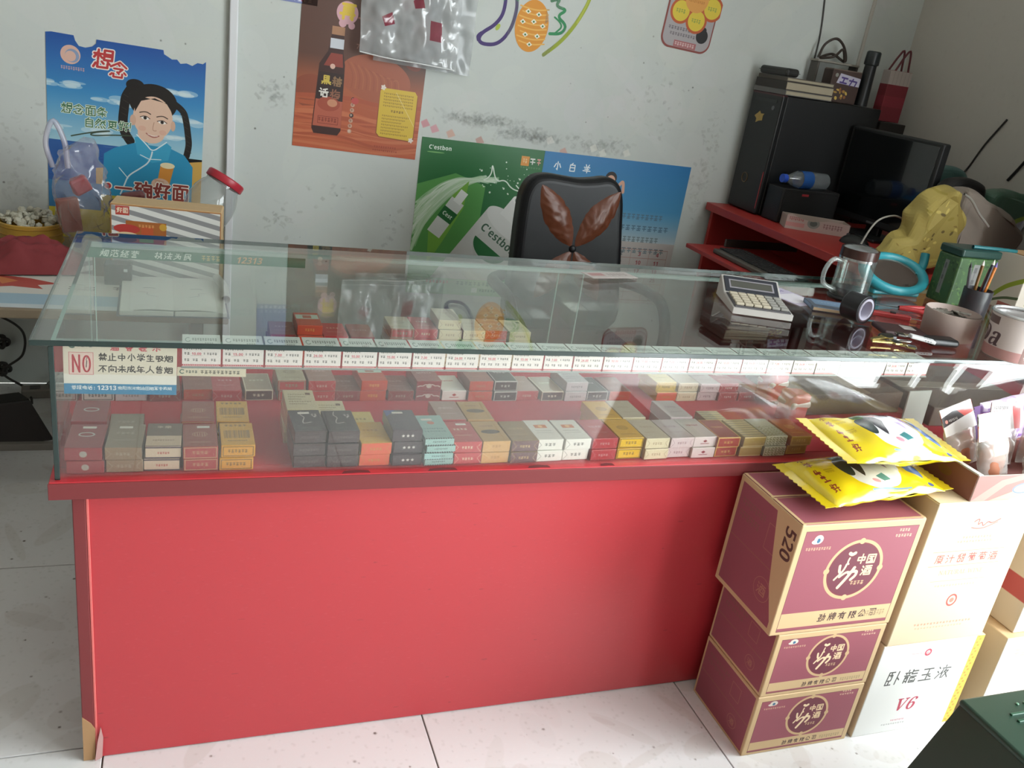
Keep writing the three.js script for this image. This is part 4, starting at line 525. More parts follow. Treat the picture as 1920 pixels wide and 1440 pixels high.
poster('water_poster', 'green bottled water poster with splash left of chair', 'poster', [[-0.234, -0.285], [0.234, -0.285], [0.234, 0.285], [-0.234, 0.285]], [1.008, 0.664], -0.006, printed(1024, 1247, (x, W, H) => {
  x.fillStyle = '#2a6a3a'; x.fillRect(0, 0, W, H); poly(x, [[0, 360], [300, 250], [560, 330], [520, H], [0, H]], '#5a9a52');
  for (let k = 0; k < 70; k++) { x.globalAlpha = 0.5; const t = rnd(); smooth(x, [[rr(-20, 40), 900 - t * 400], [rr(60, 180), 560 - t * 160], [rr(260, 420), 330 - t * 60], [rr(480, 660), 250 + t * 50]], ['#e4ece2', '#c8dcc4', '#a8caa0'][k % 3], rr(4, 22)); x.globalAlpha = 1; }
  smooth(x, [[540, 280], [600, 250], [590, 130], [640, 290], [720, 260], [780, 330], [880, 350], [820, 300]], '#dfe8dc', 10); for (let k = 0; k < 30; k++) disc(x, rr(480, 920), rr(110, 400), rr(3, 9), '#d8e4d4');
  poly(x, [[130, 700], [300, 420], [420, 300], [400, 520], [260, 800], [150, 1000]], '#7ab04a');
  x.save(); x.translate(290, 560); x.rotate(0.55); x.fillStyle = '#d4d8d4'; x.fillRect(-62, -110, 124, 330); x.fillStyle = '#e4e8e4'; x.fillRect(-36, -200, 72, 110); x.fillStyle = '#2e6a3c'; x.fillRect(-66, -20, 132, 100); words(x, 'Cest', 0, 46, 'bold 44px sans-serif', '#dfe8df', 'center'); x.restore();
  x.save(); x.translate(640, 860); x.rotate(0.6); x.fillStyle = '#c9c9c4'; x.fillRect(-230, -280, 470, 760); oval(x, 5, -280, 235, 90, '#d4d4d0'); x.fillStyle = '#dcdcd8'; x.fillRect(-120, -480, 170, 170); oval(x, -35, -480, 85, 40, '#e6e6e2'); oval(x, -35, -480, 62, 26, '#8a9088'); oval(x, 40, -40, 190, 150, '#c2c2bc'); x.fillStyle = '#d2d2cc'; x.fillRect(-230, 210, 470, 30); x.fillRect(-230, 330, 470, 30); words(x, "C'estbon", 20, -110, 'bold 92px sans-serif', '#3a5a44', 'center'); x.beginPath(); x.ellipse(10, -50, 170, 120, 0, 0.05, Math.PI - 0.05); x.fillStyle = '#2e6a3c'; x.fill(); x.restore();
  words(x, "C'estbon", 60, 84, 'bold 44px sans-serif', '#dfe8df'); oval(x, 120, 106, 70, 5, '#7ab06a'); x.fillStyle = '#d8903a'; x.fillRect(830, 60, 70, 76); tiny(x, 846, 80, 40, 34, '#e8c890', 2); tiny(x, 908, 72, 60, 50, '#d8dcd4', 1); tiny(x, 968, 72, 44, 50, '#d89a90', 1); tiny(x, 830, 142, 180, 12, '#5a8a5a', 8);
  x.fillStyle = '#a8c8a8'; x.fillRect(0, 1110, W, 137); tiny(x, 160, 1130, 200, 24, '#c87a70', 7); tiny(x, 420, 1130, 300, 30, '#5a8a70', 8); x.fillStyle = '#d8e4d8'; x.fillRect(560, 1180, 50, 40); tiny(x, 630, 1190, 300, 20, '#4a7a60', 12);
}, 0.35));
poster('calendar_poster', 'blue wall calendar with a white date grid behind chair', 'poster', [[-0.313, -0.285], [0.313, -0.285], [0.313, 0.285], [-0.313, 0.285]], [1.555, 0.661], -0.004, printed(1024, 932, (x, W, H) => {
  const g = x.createLinearGradient(0, 0, 0, H * 0.55); g.addColorStop(0, '#2c78b2'); g.addColorStop(0.6, '#4a90bc'); g.addColorStop(1, '#b4c4ca'); x.fillStyle = g; x.fillRect(0, 0, W, H); x.fillStyle = '#c0b8b4'; x.fillRect(0, H * 0.55, W, H * 0.45);
  cjk(x, '小白羊', 70, 56, 50, '#e4ecf0', 0.14, 2); words(x, 'xiaobaiyang', 46, 168, 'bold 42px sans-serif', '#dce6ec');
  disc(x, 470, 120, 40, '#2a2422'); oval(x, 470, 140, 32, 38, '#d8a890'); poly(x, [[430, 176], [520, 176], [560, 260], [430, 260]], '#bcd0d8'); smooth(x, [[510, 190], [540, 150], [560, 130], [570, 200]], '#d8a890', 20); disc(x, 380, 190, 26, '#3a3230');
  for (let k = 0; k < 4; k++) tiny(x, 600, 330 + k * 74, 300 + (k % 2) * 60, 34, k < 2 ? '#5a7a90' : '#7a8a90', 9);
  x.strokeStyle = '#a8786e'; x.lineWidth = 3; for (let k = 0; k < 7; k++) { line(x, [[40, 560 + k * 58], [984, 560 + k * 58]], '#a8786e', 3); } for (let k = 0; k < 8; k++) line(x, [[40 + k * 135, 560], [40 + k * 135, 908]], '#a8786e', 2);
  for (let r = 0; r < 6; r++) for (let c = 0; c < 7; c++) { const n = r * 7 + c - 2; if (n > 0 && n < 32) words(x, String(n), 104 + c * 135, 604 + r * 58, 'bold 38px sans-serif', c > 4 ? '#a04a50' : '#5a6068', 'center'); }
}, 0.4));
// fruit drawings
const drawn = (w, h, f) => new THREE.MeshStandardMaterial({ map: canvas(w, h, f), transparent: true, roughness: 0.7, alphaTest: 0.4 });
solo('eggplant_drawing', 'purple eggplant outline drawn on the wall with green leaves', 'wall drawing', new THREE.PlaneGeometry(0.17, 0.24), drawn(340, 480, (x) => { smooth(x, [[200, 150], [205, 230], [150, 320], [60, 380], [40, 430], [80, 455], [190, 440], [270, 330], [290, 190], [280, 140]], '#4a3a70', 24); smooth(x, [[60, 380], [30, 400], [40, 430]], '#4a3a70', 18); poly(x, [[150, 110], [200, 30], [300, 10], [330, 90], [290, 150], [240, 130], [190, 160]], '#3a9a5a'); smooth(x, [[40, 120], [10, 60], [70, 80], [80, 20], [110, 70]], '#4aa86a', 14); oval(x, 170, 330, 14, 24, '#a8b84a', 0.5); }), [1.0, 1.386, WALLZ + 0.0008]);
solo('pineapple_drawing', 'orange pineapple drawn on the wall with green crown', 'wall drawing', new THREE.PlaneGeometry(0.25, 0.26), drawn(500, 520, (x) => { oval(x, 170, 270, 122, 170, '#d8923a', 0.08); for (let k = 0; k < 8; k++) { smooth(x, [[70 + (k % 2) * 20, 150 + k * 32], [170, 170 + k * 32], [280, 150 + k * 32]], '#e4b05a', 9); } for (const [a, b] of [[130, 180], [210, 190], [100, 250], [180, 240], [250, 260], [130, 330], [220, 330], [170, 390]]) { poly(x, [[a - 22, b], [a, b - 18], [a + 22, b], [a, b + 16]], '#e8e4d4'); disc(x, a, b, 7, '#4a7a4a'); } smooth(x, [[290, 90], [360, 60], [320, 120], [420, 130], [340, 180], [430, 230], [400, 290], [310, 300]], '#3a8a5a', 20); smooth(x, [[330, 190], [410, 230], [350, 290]], '#3a8a5a', 12); smooth(x, [[150, 90], [170, 40], [230, 80]], '#3a8a5a', 14); }), [1.162, 1.366, WALLZ + 0.0008]);
solo('leaf_arc_drawing', 'long yellow-green arc stroke drawn on wall', 'wall drawing', new THREE.PlaneGeometry(0.19, 0.34), drawn(380, 680, (x) => { smooth(x, [[330, 10], [320, 160], [250, 330], [150, 480], [24, 590]], '#9aa83a', 26); smooth(x, [[334, 40], [310, 180], [240, 350]], '#b0b84a', 12); }), [1.264, 1.4, WALLZ + 0.0008]);
solo('flower_sticker', 'orange flower sticker with yellow round petals and grey card', 'sticker', new THREE.PlaneGeometry(0.235, 0.3), drawn(470, 600, (x) => {
  x.fillStyle = '#8a4a44'; x.beginPath(); x.roundRect(24, 130, 420, 440, 80); x.fill(); x.fillStyle = '#a8a2a4'; x.beginPath(); x.roundRect(38, 140, 396, 416, 70); x.fill(); x.fillStyle = '#a86a6c'; x.fillRect(140, 510, 190, 44); tiny(x, 150, 520, 170, 24, '#d8c0bc', 8); tiny(x, 70, 420, 260, 22, '#6a6468', 11); tiny(x, 90, 460, 220, 20, '#6a6468', 10); disc(x, 360, 450, 50, '#2c2a2c'); disc(x, 366, 408, 22, '#2c2a2c');
  for (let k = 0; k < 6; k++) { const a = k * 1.047 + 0.3, cx = 250 + Math.cos(a) * 150, cy = 210 + Math.sin(a) * 150; disc(x, cx, cy, 88, '#b85a34'); } disc(x, 250, 210, 130, '#c0623a'); for (let k = 0; k < 6; k++) { const a = k * 1.047 + 0.3, cx = 250 + Math.cos(a) * 150, cy = 210 + Math.sin(a) * 150; disc(x, cx, cy, 70, '#d8c044'); tiny(x, cx - 40, cy - 12, 80, 26, '#8a9a4a', 4); } disc(x, 250, 210, 96, '#d89a50'); tiny(x, 180, 190, 140, 18, '#b87a3a', 9); tiny(x, 180, 220, 140, 18, '#b87a3a', 9); x.fillStyle = '#7a8ab0'; x.fillRect(238, 120, 22, 40);
}), [1.735, 1.497, WALLZ + 0.0009], [0, 0, -0.05]);
{ // clear carrier bag hanging on the wall
  const t = thing('plastic_bag', 'clear plastic bag with red print hanging on wall', 'plastic bag', [0.717, 1.19, WALLZ + 0.045], 0);
  const film = printed(512, 512, (x, W, H) => { x.fillStyle = '#dcdedf'; x.fillRect(0, 0, W, H); const red = '#b8586a'; cjk(x, '白', 250, 120, 40, red, 0.2); poly(x, [[250, 230], [290, 190], [310, 250], [262, 262]], red); x.fillStyle = '#b86a76'; x.fillRect(350, 300, 70, 90); poly(x, [[100, 330], [150, 300], [170, 350], [120, 370]], red); poly(x, [[120, 120], [170, 100], [180, 150]], '#c89aa4'); }, 0.1, { transmission: 0.62, thickness: 0, side: THREE.DoubleSide, clearcoat: 0.8, clearcoatRoughness: 0.1 });
  const g = new ParametricGeometry((u, v, o) => { const e = Math.sin(Math.PI * u), f = Math.pow(Math.abs(Math.sin(Math.PI * v)), 0.5); o.set(-0.195 + 0.33 * u + (v < 0.3 ? 0.01 * (0.3 - v) : 0), v * 0.34 + 0.02 * (0.5 - u), (0.006 + 0.022 * e * f) + 0.022 * noise.noise(u * 4, v * 3.5, 2) + 0.005 * noise.noise(u * 13, v * 9, 5)); }, 60, 60);
  g.computeVertexNormals(); part(t, 'front_sheet', g, film);
  const g2 = new ParametricGeometry((u, v, o) => { o.set(-0.14 + 0.335 * u, -0.01 + v * 0.34 - 0.01 * u, -0.022 + 0.012 * noise.noise(u * 6, v * 6, 8)); }, 40, 40); g2.computeVertexNormals(); part(t, 'back_sheet', g2, phys(0xd8dadc, 0.22, { transmission: 0.7, thickness: 0, side: THREE.DoubleSide }));
  part(t, 'bottom_seam', tube([[-0.19, 0.012, 0.008], [-0.1, 0.004, 0.02], [0.02, 0.0, 0.022], [0.13, -0.006, 0.012]], 0.0022, 30, 6), phys(0xe8eaea, 0.2, { transmission: 0.2, thickness: 0 }));
}
{ // wires on the walls
  const dark = std(0x3a3836, 0.5);
  solo('wall_cable', 'thin dark cable running up the back wall corner', 'cable', tube([[2.25, 2.7, WALLZ + 0.004], [2.262, 1.8, WALLZ + 0.004], [2.31, 1.47, WALLZ + 0.004], [2.3, 1.3, WALLZ + 0.004]], 0.003), dark);
  solo('antenna_cable', 'thin black cable hanging on right wall above yellow cloth', 'cable', tube([[RIGHTX - 0.004, 1.3, -2.5], [RIGHTX - 0.004, 1.2, -2.56], [RIGHTX - 0.004, 1.11, -2.6], [RIGHTX - 0.02, 1.06, -2.62]], 0.0035), dark);
  solo('power_cable', 'short black cable on right wall at picture edge', 'cable', tube([[RIGHTX - 0.005, 1.3, -2.3], [RIGHTX - 0.005, 1.15, -2.38], [RIGHTX - 0.005, 1.1, -2.41]], 0.005), std(0x222020, 0.5));
}

// ---------- left corner: low table, its load, things beneath ----------
const TY = 0.52;
{
  const t = thing('side_table', 'low table at left behind counter covered with printed sheets', 'table', [-0.39, 0, -2.7]);
  part(t, 'table_top', rbox(1.0, 0.025, 0.74, 0.004), std(0x8a7a66, 0.6), [0, TY - 0.0125, 0]);
  for (const [x, z] of [[-0.46, 0.33], [0.42, 0.33], [-0.46, -0.33], [0.42, -0.33]]) part(t, 'leg', rbox(0.035, TY - 0.025, 0.035, 0.004), std(0x6e6a64, 0.5, { metalness: 0.2 }), [x, (TY - 0.025) / 2, z]);
  part(t, 'rail', rbox(0.84, 0.02, 0.02, 0.003), std(0x6e6a64, 0.5), [-0.02, 0.12, 0.33]);
}
solo('printed_sheet', 'white sheet with red leaf and blue band on low table', 'paper', rbox(0.86, 0.0012, 0.3, 0.0003, 1), printed(1024, 360, (x, W, H) => { x.fillStyle = '#cfccc4'; x.fillRect(0, 0, W, H); x.fillStyle = '#9ab4c4'; x.fillRect(0, H * 0.62, W, H * 0.38); x.fillStyle = '#c4ccd0'; x.fillRect(0, H * 0.9, W, H * 0.1); poly(x, [[320, 20], [470, 60], [560, 110], [500, 130], [520, 170], [430, 150], [300, 190]], '#b04a40'); poly(x, [[360, 40], [440, 90], [400, 130]], '#c87a4a'); tiny(x, 590, 130, 90, 40, '#4a4640', 2); tiny(x, 720, 120, 180, 34, '#6a665e', 5); }), [-0.36, TY + 0.0008, -2.49], [0, 0.0, 0]);
{
  const t = thing('notebook', 'open blank white notebook on low table seen through glass', 'notebook', [-0.03, TY + 0.0015, -2.452], 0.03);
  const pg = (s) => { const g = new ParametricGeometry((u, v, o) => o.set(s * u * 0.13, 0.016 - 0.006 * u * u + 0.014 * u * (1 - u), (v - 0.5) * 0.29), 16, 4); if (s < 0) g.index.array.reverse(); g.computeVertexNormals(); return g; };
  const pm = printed(256, 400, (x, W, H) => { x.fillStyle = '#e2e2de'; x.fillRect(0, 0, W, H); for (let k = 0; k < 14; k++) line(x, [[20, 40 + k * 24], [W - 20, 40 + k * 24]], '#d4d6d6', 1); smooth(x, [[80, 150], [140, 170], [120, 200], [170, 210]], '#8a8c94', 2); smooth(x, [[90, 250], [130, 262], [150, 255]], '#5a5c64', 3); }, 0.7, { side: THREE.DoubleSide });
  part(t, 'left_pages', rbox(0.13, 0.014, 0.29, 0.003), std(0xd8d8d2, 0.8), [-0.066, 0.007, 0]); part(t, 'right_pages', rbox(0.13, 0.014, 0.29, 0.003), std(0xd8d8d2, 0.8), [0.066, 0.007, 0]);
  part(t, 'left_leaf', pg(-1), pm, [0, 0.0, 0]); part(t, 'right_leaf', pg(1), pm, [0, 0.0, 0]); part(t, 'cover', rbox(0.275, 0.001, 0.3, 0.0003, 1), std(0x54606a, 0.6), [0, 0.0, 0]);
  part(t, 'curled_leaf', tube([[0.12, 0.03, -0.12], [0.132, 0.034, -0.02], [0.134, 0.02, 0.05]], 0.012, 20, 10), std(0xcacac6, 0.7));
}
{ // bamboo basket with dried white flowers
  const t = thing('bamboo_basket', 'round yellow bamboo basket of dried white flowers', 'basket', [-0.44, TY, -2.94]);
  part(t, 'basket_wall', lathe([[0, 0.002], [0.082, 0.002], [0.086, 0.01], [0.089, 0.075], [0.086, 0.078], [0.083, 0.075], [0.08, 0.012], [0, 0.01]]), phys(0xc49a3e, 0.4, { clearcoat: 0.3 }), [0, 0, 0]);
  for (const y of [0.02, 0.045, 0.066]) part(t, 'hoop', new THREE.TorusGeometry(0.0885, 0.002, 6, 48), std(0xb4862e, 0.5), [0, y, 0], [Math.PI / 2, 0, 0]);
  const gs = []; for (let k = 0; k < 130; k++) { const a = rnd() * 6.28, r = Math.sqrt(rnd()) * 0.078, g = new THREE.IcosahedronGeometry(rr(0.006, 0.013), 0); g.scale(1, rr(0.5, 1.2), 1); g.rotateX(rnd() * 3); g.translate(Math.cos(a) * r, 0.072 + (0.08 - r) * 0.35 + rr(-0.01, 0.018), Math.sin(a) * r); gs.push(g); }
  const fl = part(t, 'dried_flowers', mergeGeometries(gs), std(0xc2bfae, 0.9)); fl.userData.kind = 'stuff';
}
{
  const t = thing('striped_carton', 'grey and white striped carton with bun picture on table', 'carton', [-0.045, TY, -2.668], -0.1);
  const f = printed(1024, 720, (x, W, H) => { x.fillStyle = '#dcdcd8'; x.fillRect(0, 0, W, H); for (let k = -6; k < 12; k++) poly(x, [[-40, k * 96], [W, k * 96 + 230], [W, k * 96 + 276], [-40, k * 96 + 46]], '#8e8e90'); x.strokeStyle = '#a8703c'; x.lineWidth = 26; x.strokeRect(0, 0, W, H); x.fillStyle = '#b84438'; x.fillRect(50, 16, 124, 86); cjk(x, '好面', 62, 34, 48, '#e8d8c0', 0.14); x.fillStyle = '#a8622c'; x.fillRect(140, 150, 370, 210); x.fillStyle = '#c0562e'; x.fillRect(280, 200, 110, 100); tiny(x, 256, 180, 150, 26, '#e0a060', 5); x.fillStyle = '#8a9a4a'; x.fillRect(262, 300, 130, 50); oval(x, 150, 230, 120, 44, '#b83a34'); oval(x, 150, 290, 100, 30, '#e0c8a0'); oval(x, 130, 330, 110, 30, '#6a4a2a'); disc(x, 480, 190, 34, '#c89a3a'); tiny(x, 620, 380, 130, 20, '#4a4644', 5); tiny(x, 640, 410, 300, 22, '#4a4644', 12); }, 0.5);
  part(t, 'body', rbox(0.295, 0.215, 0.1, 0.003), [kraft, kraft, kraft, kraft, f, kraft], [0, 0.1075, 0]);
  for (const q of [-1, 1]) part(t, 'top_flap', rbox(0.29, 0.0016, 0.048, 0.0006, 1), kraft, [0, 0.2158, q * 0.0245]);
}
carton('brown_carton', 'plain brown carton behind the striped carton', [0.03, TY, -2.82], [0.16, 0.105, 0.14], kraft, kraft, kraft);
{ // round jar with a red screw lid, tipped back
  const t = thing('candy_jar', 'round clear plastic jar with red lid lying tilted', 'jar', [0.072, 0.718, -2.8]); t.rotation.set(-0.25, 0, -0.52);
  part(t, 'jar_body', lathe([[0, -0.075], [0.045, -0.074], [0.062, -0.06], [0.07, -0.03], [0.072, 0.0], [0.068, 0.03], [0.058, 0.055], [0.052, 0.062], [0.052, 0.078]]), phys(0xe8eaea, 0.08, { transmission: 0.86, thickness: 0, side: THREE.DoubleSide }));
  const lid = part(t, 'lid', lathe([[0.044, 0.094], [0.055, 0.094], [0.058, 0.09], [0.058, 0.072], [0.054, 0.07]]), phys(0xb02c3a, 0.35)); part(lid, 'lid_disc', cyl(0.046, 0.046, 0.004), phys(0xcfc0bc, 0.3), [0, 0.09, 0]);
  const gs = []; for (let k = 0; k < 90; k++) { const a = rnd() * 6.28, r = Math.sqrt(rnd()) * 0.048, g = new THREE.IcosahedronGeometry(rr(0.005, 0.009), 0); g.translate(Math.cos(a) * r, -0.06 + rnd() * 0.03, Math.sin(a) * r); gs.push(g); }
  part(t, 'candies', mergeGeometries(gs), phys(0x8a7a4a, 0.3)).userData.kind = 'stuff';
}
{ // clear bag with red snacks
  const t = thing('snack_carrier_bag', 'crumpled clear carrier bag with red goods on table', 'plastic bag', [-0.3, TY, -2.865]);
  const body = new THREE.SphereGeometry(1, 40, 30); body.scale(0.078, 0.155, 0.055); wobble(wobble(body, 0.03, 16, 3), 0.012, 60, 5); part(t, 'bag_film', body, phys(0xf2f0f4, 0.1, { transmission: 0.9, thickness: 0, side: THREE.DoubleSide }), [0.012, 0.175, 0.012]);
  part(t, 'handle', tube([[-0.06, 0.26, 0.02], [-0.075, 0.33, 0.02], [-0.055, 0.39, 0.01], [-0.03, 0.34, 0.01], [-0.02, 0.26, 0.02]], 0.008, 40, 6), phys(0xe6e4ec, 0.2, { transmission: 0.7, thickness: 0 }));
  part(t, 'red_packet', wobble(rbox(0.05, 0.05, 0.03, 0.008, 4), 0.006, 40), phys(0xa03038, 0.4), [0.01, 0.215, 0.02], [0.2, 0.3, 0.4]); part(t, 'orange_packet', wobble(rbox(0.06, 0.1, 0.03, 0.008, 4), 0.006, 30), phys(0xa86a58, 0.5), [-0.025, 0.12, 0], [0, 0.3, 0.1]);
}
for (const [x, z, ry, h, l] of [[-0.17, -2.752, 0.1, 0.15, 'dark red foil packet leaning between bag and striped carton'], [-0.15, -2.85, -0.2, 0.2, 'brown-red foil packet standing behind other packet']]) {
  const t = thing('foil_packet', l, 'packet', [x, TY, z], ry); t.rotation.x = -0.12; part(t, 'packet_body', wobble(rbox(0.07, h, 0.035, 0.012, 5), 0.01, 26, x * 20), phys(h > 0.2 ? 0x4a3230 : 0x5a2a2a, 0.25, { clearcoat: 0.6 }), [0, h / 2 + 0.005, 0]); part(t, 'silver_trim', rbox(0.068, 0.004, 0.037, 0.001, 1), phys(0xb8b4ac, 0.3), [0, 0.05, 0.004]);
}
{
  const g = new ParametricGeometry((u, v, o) => { const r = Math.sin(Math.PI * u) * Math.sin(Math.PI * v); o.set((u - 0.5) * 0.32, 0.003 + 0.075 * Math.pow(r, 0.7) * (1 + 0.35 * noise.noise(u * 6, v * 6, 1)) + 0.008 * r * noise.noise(u * 18, v * 18, 3), (v - 0.5) * 0.2); }, 50, 40); g.computeVertexNormals();
  solo('red_cloth', 'crumpled dark red cloth in front of bamboo basket', 'cloth', g, std(0x7c2c30, 0.8, { side: THREE.DoubleSide }), [-0.42, TY + 0.003, -2.705], [0, 0.15, 0]);
  const e = new THREE.SphereGeometry(0.024, 24, 16); e.scale(1, 0.85, 1); solo('white_ball', 'small white ball at left edge beside red cloth', 'ball', e, std(0xc8c2b6, 0.5), [-0.515, TY + 0.0215, -2.63]);
  const t = thing('dark_box', 'small dark grey box on low table seen through glass', 'box', [-0.165, TY, -2.645]); part(t, 'body', rbox(0.07, 0.06, 0.05, 0.004), std(0x4a4c4c, 0.4), [-0.01, 0.03, 0.06]); part(t, 'latch', rbox(0.01, 0.008, 0.003, 0.001), phys(0xc8ccd0, 0.2), [0.01, 0.045, 0.086]);
}
solo('tea_tray_sheet', 'blue printed sheet under basket on low table', 'paper', rbox(0.26, 0.001, 0.22, 0.0003, 1), std(0x6a8a96, 0.6), [-0.47, TY + 0.0006, -2.9], [0, 0.3, 0]);
{ // beneath the table
  const wire = std(0x34302e, 0.5);
  solo('floor_wire', 'looped dark wire hanging under low table at left', 'wire', tube([[-0.75, 0.2, -3.05], [-0.6, 0.26, -3.04], [-0.5, 0.2, -3.05], [-0.5, 0.12, -3.04], [-0.56, 0.06, -3.03], [-0.49, 0.02, -2.99], [-0.47, 0.006, -2.95], [-0.46, 0.006, -2.9]], 0.004, 90), wire);
  solo('floor_wire', 'round coil of grey wire against wall under table', 'wire', tube([[-0.44, 0.01, -3.02], [-0.36, 0.09, -3.06], [-0.3, 0.16, -3.06], [-0.25, 0.1, -3.06], [-0.28, 0.02, -3.04]], 0.004, 60), std(0x5a5a58, 0.5));
  for (const [y, l] of [[0.16, 'upper dark cable knot under the low table'], [0.065, 'lower dark cable knot under the low table']]) solo('cable_knot', l, 'cable', wobble(new THREE.TorusKnotGeometry(0.014, 0.006, 60, 6), 0.004, 40, y * 30), wire, [-0.56, y, WALLZ + 0.035]);
  const ps = thing('power_strip', 'grey power strip on floor against the wall', 'power strip', [-0.4, 0, -2.98], 0.12); part(ps, 'body', rbox(0.2, 0.03, 0.05, 0.005), std(0x8a847a, 0.5), [0, 0.015, 0]); for (let k = 0; k < 3; k++) part(ps, 'socket', rbox(0.03, 0.002, 0.03, 0.001), std(0x4a4642, 0.5), [-0.06 + k * 0.055, 0.031, 0]);
  const dp = thing('dustpan', 'black dustpan with red and white bin at far left', 'dustpan', [-0.58, 0, -2.6], 0.35);
  part(dp, 'pan', slab([[-0.2, 0], [0.2, 0], [0.15, 0.12], [-0.17, 0.12]], 0.14, 0.006), std(0x241f1d, 0.5), [0, 0.008, 0], [-0.25, 0, 0]);
  part(dp, 'rim', rbox(0.33, 0.014, 0.03, 0.004), std(0x9a948a, 0.5), [-0.01, 0.135, 0.03]);
  part(dp, 'scoop_basket', lathe([[0.0, 0.001], [0.09, 0.002], [0.11, 0.05], [0.115, 0.06], [0.106, 0.05], [0.086, 0.006], [0, 0.006]]), std(0xb0a89c, 0.6), [-0.06, 0.14, -0.02]); part(dp, 'red_rim', new THREE.TorusGeometry(0.113, 0.006, 8, 40), std(0x7a3430, 0.5), [-0.06, 0.2, -0.02], [Math.PI / 2, 0, 0]);
  const sk = thing('cloth_sack', 'crumpled grey cloth sack on floor behind counter end', 'sack', [-0.2, 0, -2.74]); const g = new THREE.SphereGeometry(1, 30, 20); g.scale(0.1, 0.06, 0.09); part(sk, 'sack_body', wobble(g, 0.03, 12, 2), std(0x7a746a, 0.9), [0, 0.062, 0]); part(sk, 'sack_neck', wobble(lathe([[0.03, 0], [0.018, 0.03], [0.034, 0.05]]), 0.008, 40, 3), std(0x7a746a, 0.9, { side: THREE.DoubleSide }), [0.02, 0.115, 0]);
}

// ---------- office chair behind the counter ----------
{
  const t = thing('office_chair', 'black leather chair with brown leaf-shaped inlays facing the counter', 'chair', [1.14, 0, -2.62]);
  const leather = phys(0x0e0f12, 0.42, { specularIntensity: 0.6 }), brown = phys(0x5a2f1b, 0.42), metal = phys(0x3a3a3c, 0.35, { metalness: 0.7 });
  const outline = [[-0.185, -0.27], [-0.19, -0.1], [-0.192, 0.1], [-0.185, 0.18], [-0.165, 0.212], [-0.13, 0.222], [-0.06, 0.219], [0, 0.216], [0.06, 0.222], [0.115, 0.23], [0.138, 0.218], [0.155, 0.185], [0.172, 0.08], [0.196, -0.1], [0.2, -0.27]];
  const curve = new THREE.CatmullRomCurve3(outline.map((p) => new THREE.Vector3(p[0], p[1], 0)), true).getPoints(80).map((p) => [p.x * 0.845, p.y * 0.88]);
  const bg = slab(curve, 0.03, 0.026, { bevelSegments: 6 });
  const back = part(t, 'backrest', bg, leather, [0.004, 0.727, 0.1], [-0.06, 0, 0]);
  part(back, 'piping', tube(curve.filter((_, i) => i % 2 === 0).map(([x, y]) => [x * 1.07, y * 1.06, -0.02]), 0.004, 120, 6, true), std(0x8a8880, 0.5));
  for (const [dx, dy, len, w, roll] of [[-0.068, 0.098, 0.225, 0.088, 0.6], [0.072, 0.098, 0.225, 0.088, -0.62], [-0.055, -0.085, 0.19, 0.08, -0.6], [0.06, -0.085, 0.19, 0.08, 0.6]]) {
    const g = new ParametricGeometry((u, v, o) => { const wv = Math.pow(Math.sin(Math.PI * u), 0.8) * w / 2, a = (v - 0.5) * 2; o.set(a * wv, (u - 0.5) * len, (1 - a * a) * 0.016 * Math.sin(Math.PI * u) + 0.005 * Math.sin(Math.PI * u) * noise.noise(u * 14, v * 7, dx * 50)); }, 30, 12); g.computeVertexNormals();
    part(back, 'leaf_inlay', g, brown, [dx, dy, 0.0405], [0, 0, roll]).material.side = THREE.DoubleSide;
  }
  const btn = new THREE.SphereGeometry(0.012, 16, 10); btn.scale(1, 1, 0.6); part(back, 'tuft_button', btn, leather, [0.0, 0.0, 0.042]);
  const sg = rbox(0.44, 0.09, 0.44, 0.04, 5); part(t, 'seat', sg, leather, [0, 0.42, 0.26]);
  part(t, 'back_bracket', rbox(0.06, 0.2, 0.02, 0.005), metal, [0, 0.42, 0.055]);
  for (const s of [-1, 1]) part(t, 'armrest', tube([[s * 0.2, 0.62, 0.09], [s * 0.25, 0.62, 0.15], [s * 0.255, 0.61, 0.33], [s * 0.24, 0.5, 0.4], [s * 0.2, 0.4, 0.38]], 0.018, 40, 10), leather);
  part(t, 'gas_column', cyl(0.025, 0.03, 0.26), metal, [0, 0.24, 0.24]);
  for (let k = 0; k < 5; k++) { const a = k * 1.257 + 0.3; const leg = part(t, 'base_leg', tube([[0, 0.12, 0.24], [Math.cos(a) * 0.15, 0.09, 0.24 + Math.sin(a) * 0.15], [Math.cos(a) * 0.28, 0.066, 0.24 + Math.sin(a) * 0.28]], 0.016, 12, 8), metal); part(leg, 'caster', new THREE.SphereGeometry(0.027, 16, 12), std(0x1a1a1a, 0.5), [Math.cos(a) * 0.28, 0.0275, 0.24 + Math.sin(a) * 0.28]); }
}
// ---------- red computer desk in the right corner ----------
const DY = 0.819, deskRed = phys(0xa8322e, 0.42);
{
  const t = thing('computer_desk', 'red computer desk in the dark right corner', 'desk', [2.355, 0, -2.54]);
  const P = (x, y, z) => [x - 2.355, y, z + 2.54];
  part(t, 'desk_top', rbox(0.79, 0.03, 1.04, 0.003), deskRed, P(2.36, DY - 0.015, -2.545));
  part(t, 'back_panel', rbox(0.76, DY - 0.03, 0.018, 0.002), deskRed, P(2.37, (DY - 0.03) / 2, -3.05)); part(t, 'front_panel', rbox(0.76, DY - 0.03, 0.018, 0.002), deskRed, P(2.37, (DY - 0.03) / 2, -2.045));
  part(t, 'modesty_panel', rbox(0.018, 0.45, 0.98, 0.002), deskRed, P(2.7, 0.5, -2.55));
  part(t, 'keyboard_tray', rbox(0.36, 0.016, 0.72, 0.003), deskRed, P(1.99, 0.675, -2.54));
  for (const z of [-2.88, -2.2]) part(t, 'tray_rail', rbox(0.34, 0.03, 0.012, 0.002), phys(0x55524e, 0.4, { metalness: 0.5 }), P(2.14, 0.698, z));
}
